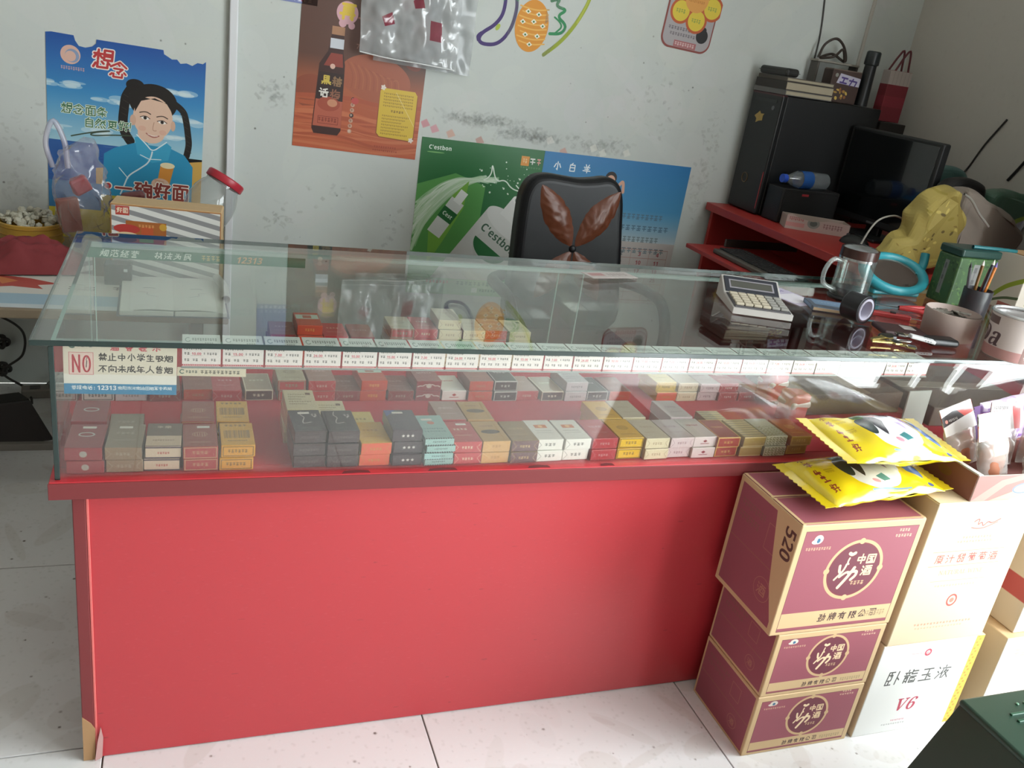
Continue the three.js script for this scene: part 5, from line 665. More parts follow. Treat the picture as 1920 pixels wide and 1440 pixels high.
{
  const t = thing('keyboard', 'grey-black keyboard on the pull-out tray', 'keyboard', [1.92, 0.683, -2.55]);
  const b = part(t, 'body', rbox(0.15, 0.018, 0.43, 0.006), std(0x5a564e, 0.5), [0, 0.009, 0]);
  const k = rbox(0.016, 0.006, 0.016, 0.002, 1), km = std(0x2c2c2c, 0.5); for (let i = 0; i < 5; i++) for (let j = 0; j < 20; j++) part(b, 'key', k, km, [-0.045 + i * 0.021, 0.012, -0.198 + j * 0.0205]);
}
{
  const t = thing('computer_tower', 'tall black computer tower with gold sticker on red desk', 'computer', [2.275, DY, -2.955]);
  const blk = phys(0x141516, 0.35), h = 0.44;
  part(t, 'case', rbox(0.44, h, 0.2, 0.006), phys(0x121314, 0.5), [0.015, h / 2 + 0.004, 0]);
  for (const [x, z] of [[-0.18, 0.08], [-0.18, -0.08], [0.2, 0.08], [0.2, -0.08]]) part(t, 'foot', cyl(0.014, 0.012, 0.006, 16), std(0x222222, 0.6), [x, 0.003, z]);
  const f = part(t, 'front_bezel', rbox(0.022, h, 0.198, 0.006), blk, [-0.212, h / 2 + 0.004, 0]);
  part(f, 'gold_sticker', slab([[-0.03, -0.008], [-0.012, -0.012], [-0.008, -0.026], [0.006, -0.014], [0.026, -0.004], [0.02, 0.012], [0.024, 0.022], [0.004, 0.014], [-0.008, 0.02], [-0.018, 0.006]], 0.0008), std(0xb89a54, 0.5), [-0.0116, 0.13, -0.02], [0.3, -Math.PI / 2, 0]);
  part(f, 'logo_ring', new THREE.TorusGeometry(0.018, 0.002, 6, 30), phys(0x6a5436, 0.4), [-0.0116, -0.1, -0.02], [0, Math.PI / 2, 0]); part(f, 'power_button', cyl(0.008, 0.008, 0.003, 20), phys(0x6a6c70, 0.3), [-0.0116, 0.17, 0.055], [0, 0, Math.PI / 2]);
  part(f, 'drive_slot', rbox(0.002, 0.012, 0.14, 0.0005, 1), std(0x262a28, 0.4), [-0.0112, 0.195, 0]); part(f, 'red_trim', rbox(0.003, 0.14, 0.004, 0.001), phys(0xa83034, 0.4), [-0.0105, -0.13, 0.092]); part(f, 'red_cap', rbox(0.022, 0.01, 0.196, 0.003), phys(0x4a2226, 0.4), [0, h / 2 - 0.004, 0]);
}
const TT = DY + 0.446;
function book(label, y, h, w, d, p, cover, ry) {
  const t = thing('book', label, 'book', [p[0], y, p[1]], ry, 'books on the tower');
  part(t, 'pages', rbox(w - 0.006, h - 0.005, d - 0.006, 0.001, 1), std(0xa89e88, 0.8), [0.002, h / 2, 0.001]); part(t, 'front_cover', rbox(w, 0.0024, d, 0.0006, 1), cover, [0, h - 0.0012, 0]); part(t, 'back_cover', rbox(w, 0.0024, d, 0.0006, 1), cover, [0, 0.0012, 0]); part(t, 'spine', rbox(0.0024, h, d, 0.0008, 1), cover, [-w / 2 + 0.001, h / 2, 0]);
}
book('thin book with grey spine under others on tower', TT, 0.018, 0.215, 0.2, [2.16, -2.955], std(0x6a6866, 0.6), 0.02);
book('thick book with dark spine on computer tower', TT + 0.0182, 0.03, 0.215, 0.195, [2.162, -2.957], std(0x35302c, 0.6), 0.0);
book('thin brown book topmost on computer tower', TT + 0.0484, 0.014, 0.21, 0.19, [2.165, -2.96], std(0x5a524a, 0.6), -0.02);
{
  const t = thing('glasses_case', 'black rounded case lying at left end of books', 'case', [2.075, TT + 0.0626, -2.95], 0.03); t.children.length; part(t, 'case_body', rbox(0.06, 0.03, 0.17, 0.012, 4), std(0x262624, 0.5), [0, 0.0152, 0]); part(t, 'case_hinge', rbox(0.062, 0.002, 0.172, 0.001, 1), std(0x3a3a38, 0.5), [0, 0.015, 0]);
}
{
  const t = thing('snack_box', 'brown snack box with purple lettering on computer tower', 'box', [2.345, TT, -2.93], -0.05);
  part(t, 'body', rbox(0.13, 0.115, 0.06, 0.002), [std(0x3a2a24, 0.6), std(0x3a2a24, 0.6), std(0x5a4a40, 0.6), std(0x3a2a24, 0.6), printed(256, 226, (x, W, H) => { x.fillStyle = '#43302a'; x.fillRect(0, 0, W, H); poly(x, [[70, 20], [W, 40], [W, 100], [50, 90]], '#b8b4c4'); line(x, [[90, 48], [140, 52]], '#4a3a7a', 12); line(x, [[112, 50], [104, 82]], '#4a3a7a', 12); line(x, [[80, 82], [136, 86]], '#4a3a7a', 12); line(x, [[160, 62], [225, 66], [215, 96]], '#4a3a7a', 11); line(x, [[190, 50], [168, 96]], '#4a3a7a', 11); for (let k = 0; k < 12; k++) oval(x, rr(60, 160), rr(120, 210), rr(8, 20), rr(6, 12), ['#a8843a', '#8a5a30', '#c8a850'][k % 3], rnd() * 3); disc(x, 40, 36, 14, '#8a8a80'); }), std(0x3a2a24, 0.6)], [0, 0.0575, 0]); part(t, 'inner_tray', rbox(0.126, 0.004, 0.056, 0.001, 1), std(0x6a5a50, 0.6), [0, 0.1165, 0]);
  const w = thing('letter_rack', 'small rack with a pale top rail beside snack box', 'rack', [2.375, TT, -3.03]); part(w, 'rail', rbox(0.2, 0.008, 0.05, 0.002), std(0x9a948a, 0.5), [0, 0.14, 0]); for (const s of [-0.092, 0.092]) part(w, 'post', rbox(0.008, 0.136, 0.05, 0.002), std(0x5a544e, 0.5), [s, 0.068, 0]);
  solo('coiled_cable', 'loops of brown cable lying on the rack', 'cable', tube([[2.29, TT + 0.15, -3.03], [2.3, TT + 0.2, -3.02], [2.34, TT + 0.225, -3.015], [2.39, TT + 0.2, -3.02], [2.42, TT + 0.15, -3.03], [2.36, TT + 0.17, -3.04], [2.3, TT + 0.15, -3.03], [2.33, TT + 0.16, -2.99], [2.38, TT + 0.19, -3.01], [2.41, TT + 0.15, -3.02]], 0.005, 100), std(0x3a302a, 0.6));
}
{ const t = thing('black_thermos', 'tall black cylinder standing on computer tower', 'bottle', [2.455, TT, -2.92], 0); part(t, 'body', cyl(0.022, 0.026, 0.15, 24), std(0x16181a, 0.4), [0, 0.075, 0]); part(t, 'cap', lathe([[0, 0.2], [0.022, 0.2], [0.027, 0.195], [0.028, 0.152], [0.022, 0.148]]), std(0x1e2426, 0.35)); }
{
  const t = thing('gift_bag', 'red and white paper bag with dark red handles', 'paper bag', [2.6, DY, -2.93], -0.05);
  part(t, 'box_support', rbox(0.12, 0.4, 0.12, 0.003), std(0x241f1c, 0.7), [0, 0.2, 0]);
  part(t, 'bag_body', rbox(0.1, 0.19, 0.05, 0.003), printed(128, 240, (x, W, H) => { x.fillStyle = '#7e2a34'; x.fillRect(0, 0, W, H); x.fillStyle = '#b4a8a2'; x.fillRect(0, 0, W, 66); for (let k = 0; k < 6; k++) { x.fillStyle = '#a09690'; x.fillRect(k * 22, 0, 3, 66); } x.fillStyle = '#8e303c'; x.fillRect(0, 120, W, 50); }), [0, 0.497, 0]);
  for (const s of [-1, 1]) part(t, 'handle', tube([[-0.03, 0.59, s * 0.02], [0.0, 0.65, s * 0.018], [0.015, 0.668, s * 0.018], [0.03, 0.59, s * 0.02]], 0.004, 30, 6), std(0x5a1e26, 0.6));
}
{
  const t = thing('monitor', 'black flat computer monitor standing on red desk', 'monitor', [2.4, DY, -2.605]);
  part(t, 'housing', rbox(0.035, 0.335, 0.465, 0.008), std(0x18191a, 0.5), [0, 0.21, 0]); part(t, 'screen', rbox(0.002, 0.295, 0.435, 0.0008, 1), phys(0x0c0f10, 0.12, { clearcoat: 0.6 }), [-0.0178, 0.217, 0]); part(t, 'bezel_logo', rbox(0.001, 0.008, 0.04, 0.0003, 1), std(0x5a5c5e, 0.4), [-0.018, 0.055, 0]);
  part(t, 'neck', rbox(0.025, 0.1, 0.07, 0.006), std(0x18191a, 0.4), [0.01, 0.06, 0]); part(t, 'foot', rbox(0.16, 0.012, 0.22, 0.005), std(0x1a1b1c, 0.35), [0, 0.006, 0]);
}
{
  const t = thing('speaker_box', 'black box speaker under lying water bottle', 'speaker', [2.2, DY, -2.79]); part(t, 'cabinet', rbox(0.26, 0.13, 0.1, 0.006), std(0x161414, 0.5), [0, 0.065, 0]); part(t, 'grille', rbox(0.24, 0.11, 0.003, 0.001, 1), std(0x0e0e0e, 0.8), [0, 0.065, 0.051]); part(t, 'badge', rbox(0.03, 0.008, 0.002, 0.0005, 1), phys(0xa03038, 0.4), [-0.03, 0.11, 0.053]);
  const b = thing('water_bottle', 'clear water bottle with blue cap lying on its side', 'bottle', [2.17, DY + 0.162, -2.77]); b.rotation.set(0.1, 0.05, Math.PI / 2);
  part(b, 'bottle_body', lathe([[0, -0.105], [0.026, -0.105], [0.031, -0.098], [0.03, -0.06], [0.032, -0.055], [0.032, 0.02], [0.029, 0.04], [0.014, 0.075], [0.013, 0.085]]), phys(0xdfe6ea, 0.06, { transmission: 0.85, thickness: 0, side: THREE.DoubleSide })); part(b, 'label_band', cyl(0.0326, 0.0326, 0.05, 32, true), phys(0x2a5aa0, 0.35, { side: THREE.DoubleSide }), [0, 0.0, 0]); part(b, 'cap', cyl(0.0155, 0.0155, 0.018, 24), phys(0x2c54c0, 0.35), [0, 0.092, 0]);
  const o = thing('open_box', 'pink and white open paper box on red desk', 'box', [2.175, DY, -2.65], -0.42); const pm = printed(512, 110, (x, W, H) => { x.fillStyle = '#b8a49e'; x.fillRect(0, 0, W, H); x.fillStyle = '#c08a86'; x.fillRect(0, 60, 150, 30); tiny(x, 20, 20, 120, 24, '#a85a58', 8); oval(x, 220, 50, 50, 36, '#8a8e88'); oval(x, 220, 50, 30, 20, '#5a625e'); tiny(x, 300, 40, 160, 34, '#8a6a6a', 7); });
  part(o, 'front_wall', slab([[-0.115, 0], [0.115, 0], [0.113, 0.044], [0.04, 0.046], [-0.02, 0.036], [-0.06, 0.04], [-0.1, 0.054], [-0.115, 0.05]], 0.002), pm, [0, 0, 0.045]); part(o, 'back_wall', rbox(0.23, 0.044, 0.002, 0.0006, 1), std(0xa8988e, 0.7), [0, 0.022, -0.045]); for (const s of [-1, 1]) part(o, 'side_wall', rbox(0.002, 0.044, 0.09, 0.0006, 1), std(0xa8988e, 0.7), [s * 0.115, 0.022, 0]); part(o, 'bottom', rbox(0.23, 0.002, 0.09, 0.0006, 1), std(0xa8988e, 0.7), [0, 0.001, 0]);
  const m = thing('computer_mouse', 'black computer mouse near the edge of red desk', 'mouse', [2.2, DY, -2.45], 0.4); const mg = new THREE.SphereGeometry(1, 24, 16, 0, 6.283, 0, 1.571); mg.scale(0.032, 0.034, 0.055); part(m, 'shell', mg, std(0x161616, 0.35)); part(m, 'scroll_wheel', cyl(0.006, 0.006, 0.006, 16), std(0x55565a, 0.4), [0, 0.028, -0.03], [0, 0, Math.PI / 2]);
  const s = thing('small_box', 'small dull pink box on desk behind glass mug', 'box', [2.3, DY, -2.27], 0.3); part(s, 'body', rbox(0.09, 0.05, 0.05, 0.002), std(0x8a6a66, 0.6), [0, 0.025, 0]); part(s, 'flap', rbox(0.088, 0.002, 0.05, 0.0006, 1), std(0xa08a84, 0.6), [0, 0.056, -0.015], [0.3, 0, 0]);
}
{ // cloth and bags at the near end of the desk
  const cloth = (pts, z, depth, label, name, cat, mat, amp, s) => { const c = new THREE.CatmullRomCurve3(pts.map((p) => new THREE.Vector3(p[0], p[1], 0)), true, 'catmullrom', 0.35).getPoints(70).map((p) => [p.x, p.y]); const g = wobble(slab(c, depth, 0.02, { bevelSegments: 4, steps: 4 }), amp, 14, s); return solo(name, label, cat, g, mat, [0, 0, z]); };
  const yel = printed(512, 512, (x, W, H) => { x.fillStyle = '#a89650'; x.fillRect(0, 0, W, H); for (let k = 0; k < 70; k++) oval(x, rnd() * W, rnd() * H, rr(6, 22), rr(4, 12), ['#8a7438', '#9a8a3e', '#cbb866', '#6a5a30'][k % 4], rnd() * 3); }, 0.7);
  cloth([[2.02, 0.862], [2.04, 0.89], [2.1, 0.925], [2.11, 0.985], [2.13, 1.03], [2.165, 1.055], [2.205, 1.07], [2.245, 1.0], [2.265, 0.93], [2.25, 0.866], [2.14, 0.864]], -2.12, 0.05, 'yellow patterned cloth heaped at end of red desk', 'yellow_cloth', 'cloth', yel, 0.022, 1);
  cloth([[2.34, 1.06], [2.44, 1.03], [2.6, 0.96], [2.585, 0.9], [2.59, 0.866], [2.36, 0.866], [2.335, 0.95]], -2.2, 0.06, 'grey-brown cloth bag behind the yellow cloth', 'cloth_bag', 'bag', std(0x8a7e74, 0.85), 0.016, 4);
  cloth([[2.6, 1.05], [2.64, 1.056], [2.7, 1.05], [2.735, 1.04], [2.735, 0.9], [2.7, 0.85], [2.6, 0.845], [2.585, 0.95]], -2.32, 0.05, 'green and white printed plastic bag at right wall', 'printed_bag', 'bag', printed(256, 256, (x, W, H) => { x.fillStyle = '#4a6a58'; x.fillRect(0, 0, W, H); smooth(x, [[80, 190], [140, 110], [256, 80]], '#9ab04a', 26); smooth(x, [[120, 200], [170, 130], [256, 105]], '#b8b8c0', 44); smooth(x, [[190, 200], [256, 160]], '#3a5a9a', 26); }, 0.4), 0.01, 6);
  cloth([[2.49, 1.08], [2.55, 1.1], [2.62, 1.085], [2.64, 1.04], [2.62, 0.9], [2.62, 0.866], [2.51, 0.866], [2.49, 0.95]], -2.52, 0.05, 'teal plastic bag between monitor and right wall', 'teal_bag', 'bag', phys(0x4a6a66, 0.5), 0.01, 8);
  cloth([[2.4, 1.04], [2.44, 1.075], [2.53, 1.07], [2.55, 1.03], [2.53, 0.9], [2.52, 0.864], [2.42, 0.864]], -2.33, 0.03, 'black bag slumped right of the monitor', 'black_bag', 'bag', std(0x1c1a1a, 0.6), 0.01, 10);
  solo('white_cable', 'white cable arching from desk to yellow cloth', 'cable', tube([[1.99, 0.825, -2.19], [2.0, 0.88, -2.195], [2.04, 0.95, -2.2], [2.1, 0.97, -2.205], [2.16, 0.96, -2.215]], 0.003), std(0xa8a49c, 0.4));
  solo('white_cable', 'white cable running right from top of yellow cloth', 'cable', tube([[2.225, 1.075, -2.08], [2.27, 1.06, -2.09], [2.33, 1.02, -2.1], [2.4, 0.98, -2.11]], 0.004), std(0xa8a49c, 0.4));
}

{ // unseen cupboard at the right wall, placed to keep the desk corner dark
  const t = thing('unseen_cupboard', 'unseen brown cupboard by right wall, placed to darken desk corner', 'cupboard', [2.585, 0, -1.5]);
  const wd = std(0x5e5044, 0.6); part(t, 'carcass', rbox(0.3, 2.1, 0.96, 0.004), wd, [0, 1.05, 0]); for (const s of [-1, 1]) { const d = part(t, 'door', rbox(0.018, 2.04, 0.466, 0.003), wd, [-0.159, 1.05, s * 0.236]); part(d, 'handle', rbox(0.016, 0.14, 0.012, 0.004), phys(0xa8aaae, 0.3, { metalness: 0.8 }), [-0.016, 0, -s * 0.19]); }
}

// ---------- things standing on the glass ----------
const GY = 0.8164;
{
  const t = thing('calculator', 'silver-grey desktop calculator with tilted display on glass top', 'calculator', [1.243, GY, -1.648], -0.32);
  const b = part(t, 'body', slab([[-0.078, 0.004], [0.078, 0.004], [0.078, 0.014], [-0.02, 0.022], [-0.074, 0.05], [-0.078, 0.046]], 0.136, 0.002), phys(0xb2aeaa, 0.4), [0, 0, 0], [0, -Math.PI / 2, 0]);
  void b; const tilt = Math.atan2(0.028, 0.054), kt = 0.0815;
  const d = part(t, 'display_housing', rbox(0.13, 0.004, 0.054, 0.002), phys(0x2c2e36, 0.3), [0, 0.0385, -0.047], [tilt, 0, 0]); part(d, 'display', rbox(0.1, 0.001, 0.022, 0.0003, 1), phys(0x4a4a44, 0.15), [0, 0.0024, 0.0]); part(d, 'solar_strip', rbox(0.108, 0.0006, 0.03, 0.0002, 1), phys(0x8a868c, 0.3), [0, 0.002, 0.0]);
  const pl = part(t, 'keypad', rbox(0.13, 0.003, 0.092, 0.0012), phys(0x4c4a4e, 0.45), [0, 0.021, 0.03], [kt, 0, 0]);
  const key = rbox(0.019, 0.006, 0.011, 0.002, 2), c1 = std(0xb4aa96, 0.5), c2 = std(0x8c8a84, 0.5); for (let i = 0; i < 6; i++) for (let j = 0; j < 5; j++) part(pl, 'key', key, i > 3 ? c2 : c1, [-0.052 + i * 0.0208, 0.004, -0.034 + j * 0.0165]);
  for (const s of [-1, 1]) part(t, 'rubber_foot', cyl(0.005, 0.005, 0.0042, 12), std(0x222222, 0.7), [s * 0.055, 0.0021, 0.06]); for (const s of [-1, 1]) part(t, 'rubber_foot', cyl(0.005, 0.005, 0.0042, 12), std(0x222222, 0.7), [s * 0.055, 0.0021, -0.06]);
}
{
  const t = thing('note_card', 'pale purple printed card lying right of calculator', 'card', [1.425, GY, -1.755], 0.25); part(t, 'sheet', rbox(0.09, 0.0012, 0.14, 0.0003, 1), printed(128, 200, (x, W, H) => { x.fillStyle = '#c4bcd0'; x.fillRect(0, 0, W, H); tiny(x, 16, 30, 90, 16, '#6a5a9a', 5); x.fillStyle = '#e0dce4'; x.fillRect(10, 70, 108, 100); }), [0, 0.0008, 0]);
  const b = thing('notebook_blue', 'small worn blue and brown notebook on the glass', 'notebook', [1.475, GY, -1.665], -0.35); part(b, 'cover', rbox(0.105, 0.012, 0.075, 0.002), printed(256, 180, (x, W, H) => { x.fillStyle = '#5a6472'; x.fillRect(0, 0, W, H); x.fillStyle = '#6e86a0'; x.fillRect(30, 20, 190, 110); tiny(x, 60, 60, 120, 20, '#8a9ab0', 6); }), [0, 0.0065, 0]); part(b, 'pages', rbox(0.1, 0.007, 0.002, 0.0005, 1), std(0xb8a284, 0.7), [0, 0.006, 0.0372]);
  const g = wobble(rbox(0.14, 0.001, 0.05, 0.0004, 10), 0.005, 26, 2); const p = thing('crumpled_wrapper', 'crumpled pink and white wrapper on back of glass top', 'wrapper', [0.96, GY, -1.845], 0.25); part(p, 'wrapper_sheet', g, printed(256, 96, (x, W, H) => { x.fillStyle = '#b4aca8'; x.fillRect(0, 0, W, H); x.fillStyle = '#a8807e'; x.fillRect(20, 20, 80, 40); tiny(x, 120, 30, 110, 30, '#8a7a78', 6); }), [0, 0.006, 0]);
}
{ // glass mug with steel lid and dark base
  const t = thing('glass_mug', 'tall glass mug with handle and brown steel lid', 'mug', [1.612, GY, -1.765]);
  const gl = phys(0xf0f4f2, 0.02, { transmission: 0.96, thickness: 0, side: THREE.DoubleSide });
  part(t, 'mug_body', lathe([[0, 0.004], [0.044, 0.004], [0.047, 0.008], [0.046, 0.11], [0.0425, 0.11], [0.043, 0.012], [0, 0.009]]), gl); part(t, 'coaster', lathe([[0, 0], [0.049, 0], [0.051, 0.006], [0.048, 0.012], [0.047, 0.004], [0, 0.003]]), std(0x1c1c1e, 0.4));
  part(t, 'tea', cyl(0.042, 0.042, 0.018, 32), phys(0x2a2a2e, 0.1), [0, 0.022, 0]);
  const lid = part(t, 'lid', cyl(0.0475, 0.0475, 0.024), phys(0x3c2420, 0.25), [0, 0.122, 0]); part(lid, 'steel_top', lathe([[0, 0.021], [0.02, 0.02], [0.036, 0.0165], [0.043, 0.012]]), phys(0xb8bcc0, 0.15, { metalness: 0.9 })); part(lid, 'steel_rim', cyl(0.0478, 0.0478, 0.006), phys(0xc0c4c8, 0.15, { metalness: 0.9 }), [0, -0.014, 0]);
  part(t, 'handle', tube([[-0.043, 0.098, 0.0], [-0.075, 0.102, 0.0], [-0.093, 0.075, 0], [-0.088, 0.04, 0], [-0.045, 0.022, 0]], 0.006, 40, 10), phys(0xe4eae8, 0.04, { transmission: 0.85, thickness: 0 }));
}
{
  const t = thing('tape_roll', 'black adhesive tape roll with white core ring', 'tape', [1.482, GY + 0.0335, -1.58], 0.25); t.rotation.order = 'YXZ';
  part(t, 'tape', lathe([[0.02, -0.024], [0.033, -0.024], [0.0335, -0.022], [0.0335, 0.022], [0.033, 0.024], [0.02, 0.024]]), phys(0x1e1e22, 0.3), [0, 0, 0], [Math.PI / 2, 0, 0]); part(t, 'core', lathe([[0.019, -0.0245], [0.028, -0.0248], [0.028, 0.0248], [0.019, 0.0245], [0.019, -0.0245]]), std(0xb8b4c4, 0.6), [0, 0, 0], [Math.PI / 2, 0, 0]);
}
{ // teal hand mirror
  const t = thing('teal_mirror', 'oval make-up mirror in teal plastic frame behind mug', 'mirror', [1.828, GY, -1.858], -0.1);
  const teal = phys(0x2c8a96, 0.35); const fr = part(t, 'frame', new THREE.TorusGeometry(0.078, 0.014, 14, 60), teal, [0, 0.053, 0.005], [-0.98, 0, 0]); fr.scale.set(1.18, 0.8, 1); part(fr, 'mirror_glass', cyl(0.074, 0.074, 0.004, 48), phys(0x9a8e86, 0.08, { metalness: 0.85 }), [0, 0, 0], [Math.PI / 2, 0, 0]);
  part(t, 'left_prong', tube([[-0.085, 0.05, 0], [-0.1, 0.085, -0.02], [-0.085, 0.105, -0.03]], 0.01, 16, 10), teal); part(t, 'right_prong', tube([[0.08, 0.05, 0], [0.105, 0.08, -0.02], [0.11, 0.11, -0.03]], 0.012, 16, 10), teal); part(t, 'base', rbox(0.15, 0.014, 0.06, 0.006, 3), teal, [0, 0.007, 0.01]);
}
{
  const redP = phys(0xa83234, 0.4), st = phys(0xa8aaae, 0.25, { metalness: 0.8 });
  const s = thing('scissors', 'red-handled scissors lying in front of the mirror', 'scissors', [1.715, GY + 0.007, -1.68], -0.35);
  for (const q of [-1, 1]) { part(s, 'handle', tube([[-0.005, 0, 0], [0.03, 0.002, q * 0.012], [0.07, 0.002, q * 0.024], [0.095, 0.002, q * 0.02]], 0.006, 30, 8), redP); part(s, 'finger_loop', new THREE.TorusGeometry(0.016, 0.005, 8, 30), redP, [0.085, 0, q * 0.02], [Math.PI / 2, 0, 0]); part(s, 'blade', slab([[0, -0.005], [0, 0.005], [-0.075, q * 0.003]], 0.0016), st, [-0.002, 0, 0], [Math.PI / 2, 0, q * 0.06]); }
  part(s, 'rivet', cyl(0.004, 0.004, 0.005, 14), st, [0, 0.002, 0]);
  const c = thing('red_cutter', 'red plastic cutter lying in front of scissors', 'cutter', [1.612, GY + 0.006, -1.625], -0.42); part(c, 'handle', rbox(0.13, 0.012, 0.018, 0.004, 3), redP, [0, 0, 0]); part(c, 'blade', rbox(0.03, 0.001, 0.009, 0.0004, 1), st, [0.075, 0, 0]); part(c, 'slider', rbox(0.014, 0.005, 0.008, 0.002), std(0x2a2022, 0.4), [0.02, 0.0075, 0]);
  const w = thing('card_holder', 'dark red wallet lying under keys on the glass', 'wallet', [1.55, GY, -1.5], -0.3); part(w, 'leather', rbox(0.11, 0.012, 0.075, 0.005, 3), std(0x3a2224, 0.5), [0, 0.006, 0]); part(w, 'white_slip', rbox(0.03, 0.001, 0.03, 0.0003, 1), std(0xa8a09c, 0.6), [0.02, 0.0125, -0.01]);
}
{ // key bunch
  const t = thing('key_ring', 'bunch of shiny keys with white tag near glass edge', 'keys', [1.475, GY, -1.425], 0.05); t.scale.setScalar(1.25);
  const brass = phys(0xb8a870, 0.22, { metalness: 0.9 }), steel = phys(0xc4c6c8, 0.18, { metalness: 0.9 }), blk = phys(0x18181a, 0.35);
  part(t, 'ring', new THREE.TorusGeometry(0.014, 0.0014, 8, 30), steel, [0.012, 0.006, 0], [Math.PI / 2 - 0.2, 0, 0]);
  const key = slab([[0, -0.004], [0.03, -0.004], [0.033, -0.002], [0.036, -0.004], [0.04, -0.001], [0.04, 0.003], [0, 0.004], [-0.003, 0.009], [-0.016, 0.009], [-0.019, 0.004], [-0.019, -0.004], [-0.016, -0.009], [-0.003, -0.009]], 0.0022, 0.0004);
  for (const [x, y, z, r, m, l] of [[-0.02, 0.005, 0.005, Math.PI - 0.15, brass], [-0.022, 0.008, -0.012, Math.PI + 0.25, brass], [0.0, 0.004, 0.018, 2.5, brass], [0.03, 0.012, -0.012, -0.5, steel]]) { const k = part(t, 'key', key, m, [x, y, z], [-Math.PI / 2, 0, r]); part(k, 'key_head', rbox(0.016, 0.017, 0.004, 0.002), blk, [-0.011, 0, 0]); void l; }
  const tg = part(t, 'white_tag', rbox(0.045, 0.006, 0.017, 0.002), printed(128, 48, (x, W, H) => { x.fillStyle = '#cfd0d0'; x.fillRect(0, 0, W, H); tiny(x, 70, 16, 40, 16, '#4a4a4c', 3); }), [0.05, 0.012, 0.006], [0, -0.5, -0.1]); void tg;
  part(t, 'car_remote', rbox(0.06, 0.014, 0.032, 0.007, 3), blk, [0.1, 0.0072, 0.004], [0, -0.2, 0]); part(t, 'black_fob', rbox(0.03, 0.01, 0.02, 0.004, 3), blk, [-0.005, 0.0055, -0.02]);
}
{
  const t = thing('paper_tub', 'short pinkish white paper cup full of scraps', 'cup', [1.68, GY, -1.49]); part(t, 'cup_wall', lathe([[0, 0.001], [0.058, 0.001], [0.062, 0.062], [0.06, 0.064], [0.055, 0.006], [0, 0.005]]), std(0xb8a69e, 0.6)); const gs = []; for (let k = 0; k < 26; k++) { const g = box(rr(0.012, 0.03), 0.002, rr(0.008, 0.02)); g.rotateX(rnd()); g.rotateY(rnd() * 6); const a = rnd() * 6.28, r = rnd() * 0.036; g.translate(Math.cos(a) * r, rr(0.045, 0.062), Math.sin(a) * r); gs.push(g); } part(t, 'scraps', mergeGeometries(gs), std(0x7a756c, 0.8)).userData.kind = 'stuff';
  const s = thing('noodle_tub', 'white printed tub with silver rim at right edge', 'tub', [1.74, GY, -1.362]); const tm = printed(1024, 256, (x, W, H) => { x.fillStyle = '#ccc0bc'; x.fillRect(0, 0, W, H); x.fillStyle = '#b88a86'; x.fillRect(0, H - 60, W, 60); for (const o of [0, 512]) { x.fillStyle = '#8a6a64'; x.fillRect(o + 40, 0, 120, H); x.fillStyle = '#b09a60'; x.fillRect(o + 150, 10, 60, 60); x.fillStyle = '#6a5450'; x.fillRect(o + 210, 20, 160, 46); words(x, 'Da', o + 200, 190, 'italic bold 150px serif', '#5a4448'); smooth(x, [[o + 160, 120], [o + 220, 90], [o + 300, 130], [o + 250, 190], [o + 190, 180]], '#5a4448', 14); tiny(x, o + 60, 200, 80, 30, '#d8c8c0', 4); } }, 0.45);
  const wall = cyl(0.061, 0.057, 0.096, 48, true); part(s, 'tub_wall', wall, tm, [0, 0.05, 0], [0, 2.4, 0]); part(s, 'rim', new THREE.TorusGeometry(0.061, 0.0035, 10, 50), phys(0xd0d2d4, 0.18, { metalness: 0.6 }), [0, 0.099, 0], [Math.PI / 2, 0, 0]); part(s, 'lid_film', cyl(0.06, 0.06, 0.002, 40), phys(0xaaa6a4, 0.2, { metalness: 0.3 }), [0, 0.094, 0]); part(s, 'tub_base', cyl(0.057, 0.055, 0.004, 40), std(0xc8c0bc, 0.5), [0, 0.002, 0]);
}
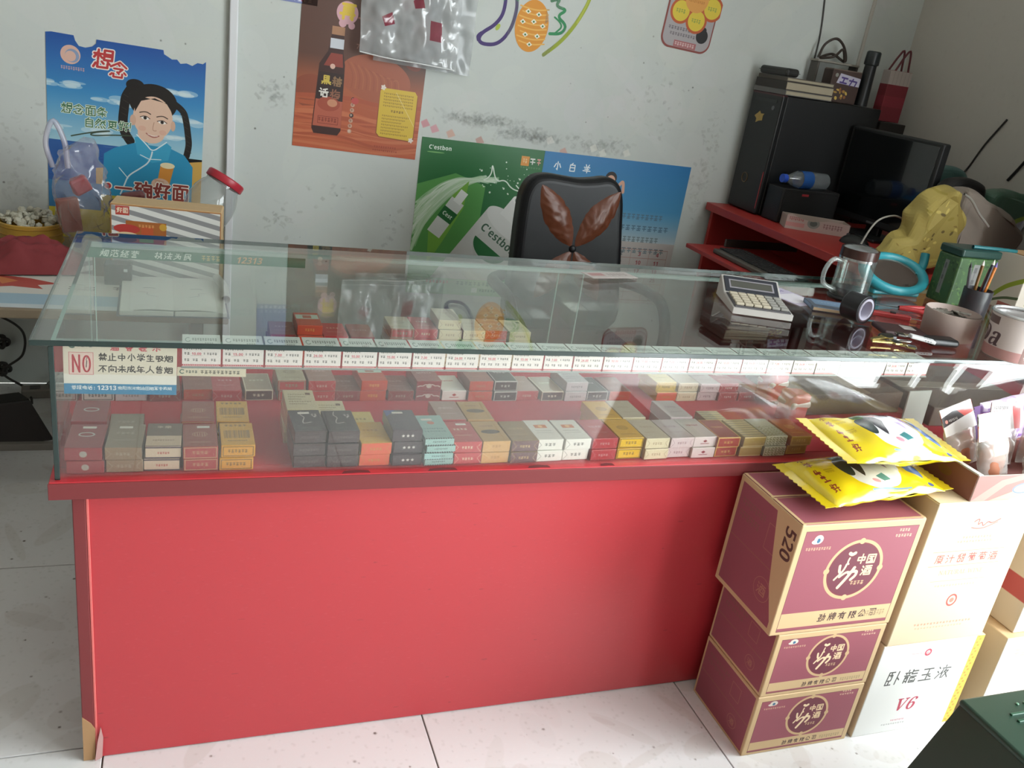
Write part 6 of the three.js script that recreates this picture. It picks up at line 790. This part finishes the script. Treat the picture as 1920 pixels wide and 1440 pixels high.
{
  const t = thing('tea_tin', 'green rectangular tea tin with dark lid on counter', 'tin', [2.0, GY, -1.785], -0.02); const gm = printed(256, 320, (x, W, H) => { x.fillStyle = '#3c5a34'; x.fillRect(0, 0, W, H); for (let k = 0; k < 60; k++) oval(x, rnd() * W, rnd() * H, rr(4, 18), rr(2, 7), ['#4a6a3a', '#2c4628', '#54743c'][k % 3], rnd() * 3); x.fillStyle = '#7a7a78'; x.fillRect(100, 40, 46, 220); tiny(x, 110, 60, 26, 160, '#5a5a5a', 1); }, 0.4);
  part(t, 'body', rbox(0.135, 0.135, 0.08, 0.006), gm, [0, 0.0675, 0]); part(t, 'lid', rbox(0.139, 0.022, 0.084, 0.006), phys(0x24403a, 0.3), [0, 0.146, 0]);
  part(t, 'pen_on_lid', tube([[-0.02, 0.162, 0.02], [0.06, 0.163, 0.03], [0.12, 0.162, 0.034]], 0.005, 12, 10), phys(0x2c6a70, 0.25));
  const p = thing('pen_cup', 'dark cup of pens in front of tea tin', 'pen cup', [1.925, GY, -1.655]); part(p, 'cup_wall', lathe([[0, 0.001], [0.034, 0.001], [0.036, 0.075], [0.034, 0.076], [0.032, 0.005], [0, 0.004]]), phys(0x3a3a3e, 0.3)); 
  const P = (label, x, z, lx, lz, c, tip, h) => { const d = thing('pen', label, 'pen', [1.925 + x, GY + 0.006, -1.655 + z]); d.rotation.set(lz, 0, lx); part(d, 'barrel', cyl(0.0042, 0.0042, h, 14), phys(c, 0.3), [0, h / 2, 0]); part(d, 'tip', lathe([[0, h + 0.014], [0.0022, h + 0.008], [0.004, h]], 14), phys(tip, 0.25), [0, 0, 0]); };
  P('gold-brown pen at left of the pen cup', -0.012, 0.0, 0.1, 0.06, 0x6a4a20, 0xd8d4cc, 0.135); P('dark pen with pale tip in middle of pen cup', 0.0, 0.006, 0.02, 0.08, 0x2c2a34, 0xd8d8c8, 0.14); P('orange pen with purple end in pen cup', 0.012, 0.002, -0.05, 0.05, 0xb86a24, 0x6a5a9a, 0.132); P('red pen at right side of pen cup', 0.016, -0.012, -0.16, -0.05, 0x9a3030, 0x3a2a2a, 0.12); P('grey marker at back of the pen cup', -0.006, -0.016, 0.14, -0.1, 0x6a6a6e, 0x2a2a2a, 0.12);
  const c = thing('white_carton', 'white carton with green leaf print at right edge', 'carton', [2.215, GY, -1.76], 0.03); const wf = printed(256, 300, (x, W, H) => { x.fillStyle = '#d8d0c4'; x.fillRect(0, 0, W, H); smooth(x, [[60, 250], [120, 190], [190, 150], [256, 120]], '#9aaa3a', 26); smooth(x, [[50, 280], [130, 240], [256, 220]], '#5a6a4a', 14); x.fillStyle = '#b86a60'; x.fillRect(120, 262, 136, 38); }); part(c, 'body', rbox(0.17, 0.155, 0.11, 0.003), [wf, wf, std(0xc09a70, 0.6), wf, wf, wf], [0, 0.0775, 0]); part(c, 'lid_flap', rbox(0.168, 0.002, 0.054, 0.0006, 1), std(0xb8926a, 0.6), [0, 0.156, 0.027]);
}
renderer.render(scene, camera);
